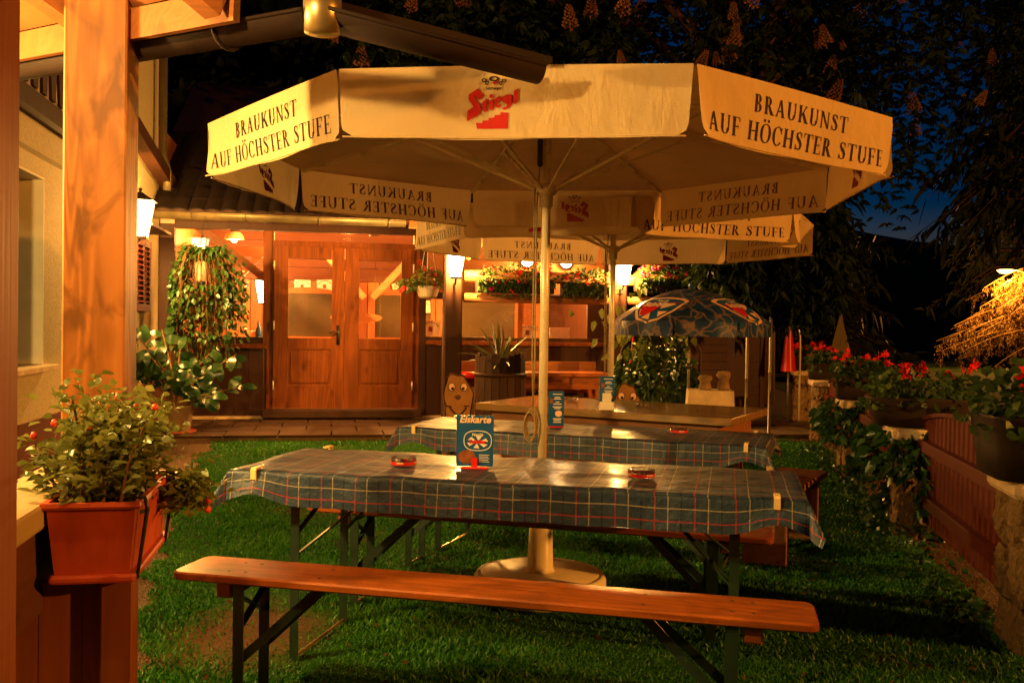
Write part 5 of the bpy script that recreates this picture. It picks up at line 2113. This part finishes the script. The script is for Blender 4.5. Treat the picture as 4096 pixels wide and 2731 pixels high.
for i, lab in ((1, 'glossy ivy climbing over the second fence pillar'), (2, 'glossy ivy climbing over the third fence pillar')):
    p = PIL[i]
    t = thing('climbing_ivy', lab, 'ivy', (p.x + .16, p.y + .1, gz(p.x, p.y)), FR, 'ivy on the fence pillars')
    n = 1000
    a = NP.random(n) * 2 * PI
    z = .02 + .70 * NP.random(n) ** .8
    r = (.21 + .09 * NP.random(n) + .04 * np.sin(a * 3)) * (1 + .25 * np.sin(z * 9 + a))
    P = np.stack([r * np.cos(a) * 1.05, r * np.sin(a), z], 1)
    if i == 1:
        hole = (P[:, 0] < -.08) & (P[:, 1] < .05) & (P[:, 2] < .42)
    else:
        hole = (P[:, 0] < -.12) & (P[:, 2] < .35)
    P = P[~hole]
    D = np.stack([P[:, 0], P[:, 1], -.05 + 0 * P[:, 2]], 1) * 3 + NP.normal(size=P.shape) * .5
    foliage('foliage', P, D, .085 * (.6 + .7 * NP.random(len(P))), .075 * (.6 + .6 * NP.random(len(P))), 'leaf_ivy', t, .45)
n = 700
f = NP.random(n)
P = np.stack([2.0 + .2 * (f * 6.5 + 4.2 - 4) + .14 + .16 * NP.normal(size=n) * .6, 4.3 + 6.5 * f, .01 + .06 * NP.random(n)], 1)
tag(foliage('ground_ivy', P, NP.normal(size=(n, 3)) * [1, 1, .4] + [0, 0, .3], .045, .04, 'leaf_ivy', None, .3), 'low ivy creeping along the foot of the picket fence', 'ivy', None, 'stuff')

# ------------------------------------------------------------------ blue ice-cream parasol
bu = thing('blue_parasol', 'small blue water patterned parasol with ice cream logos by the vine', 'parasol', (1.79, 9.6, -.03), .42)
MB().tube([(0, 0, 0), (0, 0, 1.80)], .014, 10).build('pole', 'zinc', bu, True)
MB().lathe([(1e-7, 1.81), (.02, 1.80), (.018, 1.83), (1e-7, 1.86)], 10).build('finial', 'blue_card', bu, True)
MB().lathe([(.024, .98), (.03, .99), (.03, 1.03), (.02, 1.04)], 10).build('clamp', 'black_plastic', bu, True)
BR, BT, BZ = .80, 1.79, 1.455


def bsurf(a, f, off=0.0):
    """a angle, f 0 apex..1 rim..1.25 valance"""
    n = 8
    sect = 2 * PI / n
    k = (a % sect) / sect
    sag = 1 - .06 * math.sin(PI * k)
    if f <= 1:
        r = BR * f
        z = BT - (BT - BZ) * (f ** 1.75)
        rr = r * (1 - .06 * math.sin(PI * k) * f)
        return Vector((rr * math.sin(a), -rr * math.cos(a), z)) + Vector((math.sin(a) * .4, -math.cos(a) * .4, .9)).normalized() * off
    r = BR * (1 - .06 * math.sin(PI * k)) + .012 * math.sin(k * 12)
    return Vector(((r + off) * math.sin(a), -(r + off) * math.cos(a), BZ - (f - 1) * .56 - .0))


for i in range(8):
    a0 = 2 * PI * i / 8
    na, nf = 8, 12
    vs = [tuple(bsurf(a0 + 2 * PI / 8 * (k / na) * .9999, j / nf)) for j in range(nf + 1) for k in range(na + 1)]
    fs = [(j * 9 + k, j * 9 + k + 1, j * 9 + 10 + k, j * 9 + 9 + k) for j in range(nf) for k in range(8)]
    MB().add(vs, fs).build('canopy_panel', 'blue_cloth', bu, True)
    vs = [tuple(bsurf(a0 + 2 * PI / 8 * (.02 + .96 * k / na), 1 + .25 * j / 3)) for j in range(4) for k in range(na + 1)]
    fs = [(j * 9 + k, j * 9 + k + 1, j * 9 + 10 + k, j * 9 + 9 + k) for j in range(3) for k in range(8)]
    va = MB().add(vs, fs).build('valance', 'blue_cloth', bu, True)
    MB().beam(bsurf(a0, .98) - Vector((0, 0, .01)), (0, 0, BT - .03), .008, .008).build('rib', 'pole_metal', bu)
    MB().beam(bsurf(a0, .55) - Vector((0, 0, .02)), (0, 0, 1.36), .006, .006).build('strut', 'pole_metal', bu)
    if i % 2 == 0:
        am = a0 + PI / 8
        R_ = BR

        def on(x, y, off, am=am):
            # x along the rim (m), y up the slope (m) from the rim
            f = 1 - (y + .06) / .86
            f = max(.02, f) if f <= 1 else 1 + (f - 1)
            return bsurf(am + x / (BR * max(.25, min(1, f))), f, off)

        def put(name, polys, mat, off, sub=4):
            q = MB()
            for p in polys:
                # refine long edges so the print follows the cloth
                pp = []
                for u, v in zip(p, p[1:] + p[:1]):
                    for s in range(sub):
                        pp.append((u[0] + (v[0] - u[0]) * s / sub, u[1] + (v[1] - u[1]) * s / sub))
                cx, cy_ = sum(x for x, y in pp) / len(pp), sum(y for x, y in pp) / len(pp)
                vs_ = [on(cx, cy_, off)] + [on(x, y, off) for x, y in pp]
                q.add(vs_, [(0, 1 + k, 1 + (k + 1) % len(pp)) for k in range(len(pp))])
            return q.build(name, mat, bu)
        body = [(-.245, .26), (-.17, .31), (0, .335), (.17, .31), (.245, .26), (.205, .10), (.12, -.02), (0, -.065), (-.12, -.02), (-.205, .10)]
        outer = [(x * 1.14, (y - .14) * 1.14 + .14) for x, y in body]
        put('logo_border', [[outer[k], outer[(k + 1) % 10], body[(k + 1) % 10], body[k]] for k in range(10)], 'card_peach', .004, 2)
        inn = [(x * .97, (y - .14) * .97 + .14) for x, y in body]
        put('logo_ground', [inn], 'blue_card', .0045, 5)
        put('logo_blade', [[(-.20, .20), (-.02, .24), (0, .13)], [(.03, .24), (.20, .20), (.06, .12)], [(-.19, .12), (-.03, .08), (-.12, .00)], [(-.02, .06), (-.09, -.02), (.02, -.045)],
                           [(.06, .08), (.17, .08), (.10, -.005)]], 'card_peach', .0065, 3)
        put('logo_flag', [[(-.205, .21), (-.10, .235), (.20, .235), (.04, .16), (-.05, .02), (-.13, .02)]], 'red_paint', .008, 3)
        put('lettering', [[(x - .005, y + .165) for x, y in p] for p in font_polys('Schöller', .105, .1, .003)], 'card_white', .0105, 1)
        put('lettering', [[(x, y + .262) for x, y in p] for p in font_polys('Nestlé', .05, .1, .001)], 'card_white', .0065, 1)

# vine-covered arch behind it
va = thing('vine_arch', 'leafy climbing vine over a small arch behind the blue parasol', 'vine', (1.65, 10.6, 0), 0)
MB().tube([(-.42, 0, 0), (-.42, 0, 1.1), (-.25, 0, 1.45), (.05, 0, 1.55), (.3, 0, 1.42), (.45, 0, 1.1), (.45, 0, 0)], .02, 8).build('arch', 'dark_wood', va, True)
n = 1500
P, D = blob_pts(n, (-.05, 0, .62), (.50, .28, .68), .45)
foliage('foliage', P, D * .6 + [0, -.5, -.25], .10 * (.6 + .7 * NP.random(n)), .085 * (.6 + .6 * NP.random(n)), 'leaf_mid', va, .4)
n = 160
P = np.stack([-.1 + .42 * NP.normal(size=n) * .6, -.12 + .1 * NP.normal(size=n), 1.35 + .17 * NP.normal(size=n)], 1)
foliage('hanging_leaves', P, NP.normal(size=(n, 3)) * .4 + [0, -.2, -.8], .10, .075, 'leaf_light', va, .3)

# pale stone trough with stone pots on it
tr_ = thing('stone_trough', 'pale stone block at the right behind the bare wooden table', 'stone block', (1.83, 8.75, -.04), -.12)
m = MB()
m.add([(-.25, -.2, 0), (.25, -.2, 0), (.25, .2, 0), (-.25, .2, 0), (-.2, -.17, .84), (.2, -.17, .84), (.2, .17, .84), (-.2, .17, .84)],
      [(3, 2, 1, 0), (4, 5, 6, 7), (0, 1, 5, 4), (1, 2, 6, 5), (2, 3, 7, 6), (3, 0, 4, 7)])
m.build('block', 'pale_stone', tr_)
for x, h, lab in ((-.05, .13, 'small round stone pot on the pale stone block, left one'), (.12, .17, 'small round stone pot on the pale stone block, right one')):
    tag(MB().lathe([(.05, 0), (.06, .02), (.045, h * .55), (.07, h * .8), (.055, h), (1e-7, h + .01)], 14).build('stone_pot', 'stone', None, True, (1.83 + x, 8.72, .802)), lab, 'pot')

# benches and things along the annex wall
wb = thing('wall_bench', 'long wooden bench against the annex wall under the long window', 'bench', hw(3.45, -.55, .05), HROT)
MB().box(-.95, -.2, .42, .95, .2, .47, .006).build('seat', 'log_wood', wb)
MB().box(-.95, .2, .5, .95, .235, .82, .006).build('backrest', 'log_wood', wb)
for s in (-.8, .8):
    MB().box(s - .03, -.17, 0, s + .03, .17, .419).build('leg', 'log_wood', wb)
wt = thing('porch_table', 'reddish wooden table under the porch roof', 'table', hw(3.7, -1.0, .05), HROT)
MB().box(-.65, -.25, .66, .65, .25, .71, .006).build('tabletop', 'bench_wood', wt)
MB().box(-.55, -.2, .5, .55, -.17, .659).build('apron', 'bench_wood', wt)
for s in (-.5, .5):
    MB().box(s - .04, -.18, 0, s + .04, .18, .499).build('leg', 'bench_wood', wt)
rs = thing('red_stool', 'bright red stool seat beside the barrel planter', 'stool', hw(2.62, -.5, .05), HROT)
MB().lathe([(.17, .60), (.18, .61), (.18, .66), (.16, .68), (1e-7, .68)], 20).build('seat', 'red_paint', rs, True)
for a in (0, 2.1, 4.2):
    MB().tube([(.13 * math.cos(a), .13 * math.sin(a), .60), (.17 * math.cos(a), .17 * math.sin(a), 0)], .014, 6).build('leg', 'dark_metal', rs)
br2 = thing('broom', 'red handled broom leaning on the annex corner', 'broom', hw(4.82, -.35, 0), HROT)
MB().tube([(0, 0, .18), (.16, .12, 1.35)], .014, 8).build('handle', 'red_paint', br2, True)
MB().add([(-.10, -.05, 0), (.08, -.05, 0), (.08, .03, 0), (-.10, .03, 0), (-.05, -.02, .20), (.04, -.02, .20), (.04, .02, .20), (-.05, .02, .20)],
         [(3, 2, 1, 0), (4, 5, 6, 7), (0, 1, 5, 4), (1, 2, 6, 5), (2, 3, 7, 6), (3, 0, 4, 7)]).build('brush', 'rope', br2)

# steel posts, shed, closed red parasol
for x, y, h, lab in ((2.86, 11.55, 1.55, 'slim shiny steel post right of the blue parasol, left of the two'), (3.13, 11.5, 1.72, 'slim shiny steel post right of the blue parasol, right of the two')):
    tag(MB().lathe([(.045, 0), (.045, .02), (.018, .03), (.018, h * .48), (.021, h * .485), (.021, h * .5), (.018, h * .505), (.018, h), (1e-7, h + .01)], 14).build('steel_post', 'zinc', None, True, (x, y, 0)), lab, 'post', 'steel posts')
sh = thing('garden_shed', 'low dark slatted shed behind the steel posts', 'shed', (3.0, 14.2, 0), .15)
for k in range(12):
    MB().box(-.75, 0, .12 + k * .125, .75, .03, .12 + k * .125 + .118).build('slat', 'dark_wood', sh)
MB().box(-.85, -.05, 1.63, .85, .9, 1.70).build('roof', 'roof_tile', sh)
for s in (-.78, .75):
    MB().box(s, -.02, 0, s + .07, .05, 1.62).build('post', 'dark_wood', sh)
cr = thing('closed_red_parasol', 'closed red parasol standing behind the fence planters', 'parasol', (4.05, 13.9, 0), 0)
MB().tube([(0, 0, 0), (0, 0, .9)], .016, 8).build('pole', 'zinc', cr, True)
m = MB()
vs, fs = [], []
for j in range(7):
    f = j / 6
    for k in range(12):
        a = 2 * PI * k / 12
        r = (.095 - .075 * f) * (1 + (.22 if k % 2 else -.1) * (1 - f))
        vs.append((r * math.cos(a), r * math.sin(a), .75 + .85 * f))
for j in range(6):
    fs += [(j * 12 + k, j * 12 + (k + 1) % 12, (j + 1) * 12 + (k + 1) % 12, (j + 1) * 12 + k) for k in range(12)]
m.add(vs, fs).build('canopy', 'red_paint', cr, True)
cp = thing('curved_pipe', 'bent shiny steel pipe beside the closed red parasol', 'pipe', (4.16, 13.9, 0), 0)
MB().tube([(.06, 0, 0), (.06, 0, 1.0), (.055, 0, 1.25), (.02, 0, 1.42), (-.04, 0, 1.5)], .014, 8).build('pipe', 'pole_metal', cp, True)

# far gabled houses
def far_house(label, loc, rz, w_, d_, h_, rh):
    t = thing('far_house', label, 'house', loc, rz, 'houses far behind the fence')
    MB().prism([(-w_ / 2, 0), (w_ / 2, 0), (w_ / 2, h_), (0, h_ + rh), (-w_ / 2, h_)], 0, d_).build('wall', 'stucco', t)
    for s in (-1, 1):
        MB().beam((s * (w_ / 2 + .25), d_ / 2, h_ - rh * .5 / w_), (0, d_ / 2, h_ + rh + .06), d_ + .6, .12, (-s * rh, 0, w_ / 2)).build('roof', 'roof_tile', t)
    for x in (-w_ * .2, w_ * .2):
        f = MB().box(x - .35, -.05, h_ * .45, x + .35, .01, h_ * .45 + .9).build('window', 'dark_wood', t)
        MB().box(x - .28, -.06, h_ * .45 + .07, x + .28, -.052, h_ * .45 + .83).build('pane', 'pane_glass', f)


far_house('dim gabled house far behind the closed red parasol', (9.6, 33, -1.6), -.2, 3.6, 6, 1.5, 2.0)
gs = thing('pointed_stone', 'tall pointed triangular gable behind the geraniums', 'gable', (9.5, 27.5, -.8), -.35)
MB().prism([(-.62, 0), (.62, 0), (0, 2.7)], 0, .5).build('gable', 'stucco', gs)
MB().box(-.16, -.03, .7, .16, .02, 1.3).build('window', 'dark_wood', gs)

# ------------------------------------------------------------------ street lamps
def street_lamp(label, loc, rz, h, power, col):
    t = thing('street_lamp', label, 'street lamp', loc, rz, 'sodium street lamps')
    MB().tube([(0, 0, 0), (0, 0, h * .62), (0, 0, h * .8)], [.06, .045, .035], 10).build('mast', 'dark_metal', t, True)
    MB().tube([(0, 0, h * .8), (-.06, 0, h * .9), (-.3, 0, h * .98), (-.75, 0, h + .02)], .022, 8).build('arm', 'zinc', t, True)
    MB().ball((-1.02, 0, h + .03), .30, 16, 8, .26).build('head', 'zinc', t, True)
    MB().lathe([(1e-7, -.13), (.16, -.11), (.25, -.03), (.26, .0)], 16, (-1.02, 0, h - .0)).build('diffuser', 'sodium_glow', t, True)
    point('bulb_light', (-1.02, 0, h - .22), power, col, .10, t)
    return t


street_lamp('glowing orange street lamp above the lit larch at far right', (18.6, 34, -.4), 0, 4.0, 1400, SODIUM)
street_lamp('orange street lamp on the road beyond the picket fence', (12.2, -.5, 0), 0, 4.0, 1700, SODIUM)

# lantern under the porch roof beside the photographer
lantern('porch_lantern', 'lantern hanging under the porch roof above the railing', (-1.27, 1.92, 2.42), HROT, 55, 'lit lanterns', .8, PORCH, bracket=False, chain=.22)
lantern('wall_lantern', 'lantern on the house wall beside the porch, left of the lit corner post', hw(XW + .2, -9.75, 2.10), HROT + PI / 2, 170, 'lit lanterns', 1.0, PORCH)

# ------------------------------------------------------------------ trees
def chestnut():
    t = thing('chestnut_tree', 'big horse chestnut with upright orange lit flower candles above the parasols', 'tree', (4.35, 17.5, 0), 0)
    MB().tube([(0, 0, 0), (.1, .1, 2), (0, 0, 4), (-.6, -.3, 7), (-1.2, 0, 10)], [.5, .4, .36, .22, .05], 10).build('trunk', 'bark', t, True)
    br = MB()
    for k in range(9):
        a = 2 * PI * k / 9
        br.tube([(0, 0, 2.8 + .3 * k), (1.2 * math.cos(a), 1.1 * math.sin(a), 4.6 + .4 * k), (2.4 * math.cos(a) - .8, 2.2 * math.sin(a), 6.0 + .5 * k)], [.16, .11, .03], 6)
    br.build('limb', 'bark', t, True)
    # clumps of compound leaves over the near side of the crown (local coordinates)
    cl = []
    rng = np.random.default_rng(21)
    for k in range(520):
        X = rng.uniform(-9.5, 4.2)
        OX = 2.65
        Y = rng.uniform(-4.6, 2.5)
        Z = rng.uniform(1.6, 9.5)
        low = 3.1 + .10 * abs(X + 2.5) if X < -3.2 else (2.2 - .16 * X if X < -.5 else 3.0 + 1.1 * max(0, X - .6))
        e = ((X + 2.4) / 7.4) ** 2 + ((Z - 5.6) / 5.2) ** 2
        if X > -1.7:
            low = 3.6 + .3 * (X + 1.7)
        if e > 1 or Z < low:
            continue
        if X > -1.6 and math.sin(X * 2.1 + 1) + math.sin(Z * 1.9 + X) + .4 * math.sin(Y * 2) > .05:
            continue
        cl.append((X + OX, Y, Z))
    for k in range(330):
        X, Z = rng.uniform(-9.5, 2.2), rng.uniform(2.6, 11)
        if X > -1.7 and Z < 4.4 + .6 * (X + 1.7):
            continue
        cl.append((X + 2.65 - 1.0, rng.uniform(1.5, 4.5), Z))
    C, D = [], []
    for c in cl:
        n = 46
        P = np.array(c) + rng.normal(size=(n, 3)) * [.48, .48, .36]
        C.append(P)
        D.append(rng.normal(size=(n, 3)) * [.7, .7, .3] + [0, -.25, -.35])
    # the low skirt hanging right of the rear parasol, nearer to the camera
    n = 2600
    P = np.stack([rng.uniform(-4.75, -3.05, n) + 2.65, rng.uniform(-6.4, -4.8, n), rng.uniform(1.35, 2.9, n)], 1)
    edge = 1.35 + .35 * np.abs(np.sin(P[:, 0] * 4)) + .25 * (P[:, 0] < -1.55)
    P = P[(P[:, 2] > edge)]
    C.append(P)
    D.append(rng.normal(size=(len(P), 3)) * [.5, .5, .2] + [0, -.25, -.8])
    C, D = np.concatenate(C), np.concatenate(D)
    # five leaflets fanned from each leaf stalk
    D = unit(D)
    S = unit(np.cross(D, np.array([0, 0, 1.0]) + rng.normal(size=D.shape) * .2))
    CC, DD = [], []
    for f in (-1.1, -.55, 0, .55, 1.1):
        CC.append(C)
        DD.append(D * math.cos(f) + S * math.sin(f))
    CC, DD = np.concatenate(CC), np.concatenate(DD)
    o = foliage('crown', CC, DD, .15 * (.7 + .5 * rng.random(len(CC))), .06, 'leaf_chestnut', t, .3)
    # flower candles: a cone of small florets, shared mesh
    variants = []
    for v in range(4):
        r2 = random.Random(v)
        m = MB()
        for k in range(70):
            f = k / 70
            a = 2.4 * k
            r = .065 * (1 - f) ** .7 + .012
            p = Vector((r * math.cos(a), r * math.sin(a), .27 * f))
            s = .020 * (1.15 - .5 * f)
            d = Vector((math.cos(a), math.sin(a), .3 + r2.gauss(0, .2))).normalized()
            u = d.orthogonal().normalized() * s
            w_ = d.cross(u).normalized() * s
            m.add([p - u, p + w_ * .8 + d * s * .6, p + u, p - w_ * .8 + d * s * .6, p + d * s * 1.6], [(0, 1, 4), (1, 2, 4), (2, 3, 4), (3, 0, 4)])
        m.tube([(0, 0, -.06), (0, 0, .25)], [.006, .003], 4)
        me = m.mesh('flower_candle')
        me.materials.append(MATS['blossom'])
        variants.append(me)
    k = 0
    front = sorted([c for c in cl if c[1] < .5], key=lambda c: c[1])
    while k < 280:
        c = front[int(len(front) * RND.random() ** 1.8)]
        p = Vector(c) + Vector((RND.gauss(0, .5), -.55 - .4 * RND.random(), RND.gauss(0, .35) + .15))
        o = bpy.data.objects.new('flower_candle', variants[k % 4])
        COL.objects.link(o)
        o.parent = t
        o.location = p
        o.rotation_euler = (RND.gauss(0, .22), RND.gauss(.12, .22), RND.random() * 6)
        s = RND.uniform(.55, 1.25)
        o.scale = (s, s, s)
        k += 1


chestnut()


def conifer_mesh(h, r, seed, n_lv, droop, mat, b0=.08):
    rng = np.random.default_rng(seed)
    C, D, Ls = [], [], []
    br = MB()
    for l in range(n_lv):
        f = l / n_lv
        z = h * (b0 + (.98 - b0) * f)
        R_ = r * (1 - f) ** .85 * rng.uniform(.75, 1.1)
        nb = int(6 + 5 * (1 - f))
        for b in range(nb):
            a = 2 * PI * b / nb + rng.uniform(0, 1)
            d = np.array([math.cos(a), math.sin(a), 0])
            e = np.array([0, 0, z]) + d * R_ + np.array([0, 0, -droop * R_ * .5])
            br.tube([(0, 0, z), tuple(np.array([0, 0, z]) + d * R_ * .5 + [0, 0, -.02]), tuple(e)], [.03, .018, .006], 4, False)
            m = int(9 + 26 * R_ / r)
            s = rng.random(m) ** .7
            p = np.array([0, 0, z]) + d * (R_ * s)[:, None] + np.stack([0 * s, 0 * s, -droop * R_ * .5 * s ** 2], 1) + rng.normal(size=(m, 3)) * .05
            C.append(p)
            D.append(d * .5 + rng.normal(size=(m, 3)) * .5 + [0, 0, -droop])
    return np.concatenate(C), np.concatenate(D), br


def conifer(label, loc, h, r, seed, n_lv=26, droop=.5, mat='needle', L=.45, W=.12, group='dark conifers behind the garden', name='conifer_tree', b0=.08, n_scale=1.0):
    t = thing(name, label, 'tree', loc, 0, group)
    MB().tube([(0, 0, 0), (0, 0, h * .6), (0, 0, h)], [h * .022, h * .014, .01], 8).build('trunk', 'bark', t, True)
    C, D, br = conifer_mesh(h, r, seed, n_lv, droop, mat, b0)
    kk = NP.random(len(C)) < n_scale
    C, D = C[kk], D[kk]
    tag(br.build('limb', 'bark', t), kind='stuff')
    foliage('crown', C, D, L * (.6 + .8 * NP.random(len(C))), W, mat, t, .35)
    return t


conifer('tall dark spruce against the blue evening sky at upper right', (12.6, 22, 0), 15, 3.2, 3, 34, .8, b0=.3, n_scale=.55)
conifer('dark spruce at the right edge behind the street lamp', (24, 44, 0), 16, 4.2, 4, 30, .7, b0=.25)
conifer('dark spruce behind the chestnut crown, right of the rear parasol', (8.6, 30, 0), 13, 3.6, 5, 30, .5)
conifer('dark spruce rising behind the annex roof, left one', (-6.6, 24, 0), 16, 4.4, 6, 52, .5, L=.7, W=.3)
conifer('dark spruce rising behind the annex roof, middle one', (-3.4, 23, 0), 16, 4.4, 7, 52, .5, L=.7, W=.3)
conifer('dark spruce rising behind the annex roof, right one', (.2, 25, 0), 16, 4.6, 8, 52, .5, L=.7, W=.3)
lt = thing('larch_tree', 'drooping larch lit yellow by the street lamp at far right', 'tree', (20.6, 34.8, -.6))
MB().tube([(0, 0, 0), (-.05, 0, 3), (0, 0, 7.5)], [.2, .15, .03], 8).build('trunk', 'bark', lt, True)
P, D, P2, D2 = [], [], [], []
rl = np.random.default_rng(5)
for k in range(30):
    z0 = 1.6 + 2.9 * k / 29 + rl.normal() * .1
    az = PI + rl.uniform(-.75, .75)
    Lb = (3.1 + 1.7 * (1 - k / 29)) * rl.uniform(.7, 1.1)
    d = np.array([math.cos(az), math.sin(az), 0])
    pts = [np.array([0, 0, z0]) + d * Lb * f + np.array([0, 0, .25 * math.sin(PI * f) - .75 * f * f]) for f in np.linspace(0, 1, 9)]
    MB().tube([tuple(p) for p in pts], list(np.linspace(.04, .008, 9)), 5, False).build('limb', 'larch_bark', lt, True)
    for j in range(30):
        f = rl.uniform(.12, 1)
        b = np.array([np.interp(f, np.linspace(0, 1, 9), [p[q] for p in pts]) for q in range(3)])
        ln = rl.uniform(.2, 1.0) ** 1.5 * (1.3 - .5 * f)
        m = int(12 + 22 * ln)
        s = rl.random(m)
        P.append(b + np.stack([.05 * rl.normal(size=m), .05 * rl.normal(size=m), -ln * s], 1))
        D.append(np.stack([.7 * rl.normal(size=m), .7 * rl.normal(size=m), -.8 + .3 * rl.normal(size=m)], 1))
foliage('hanging_twigs', np.concatenate(P), np.concatenate(D), .10, .03, 'needle_larch', lt, .3)
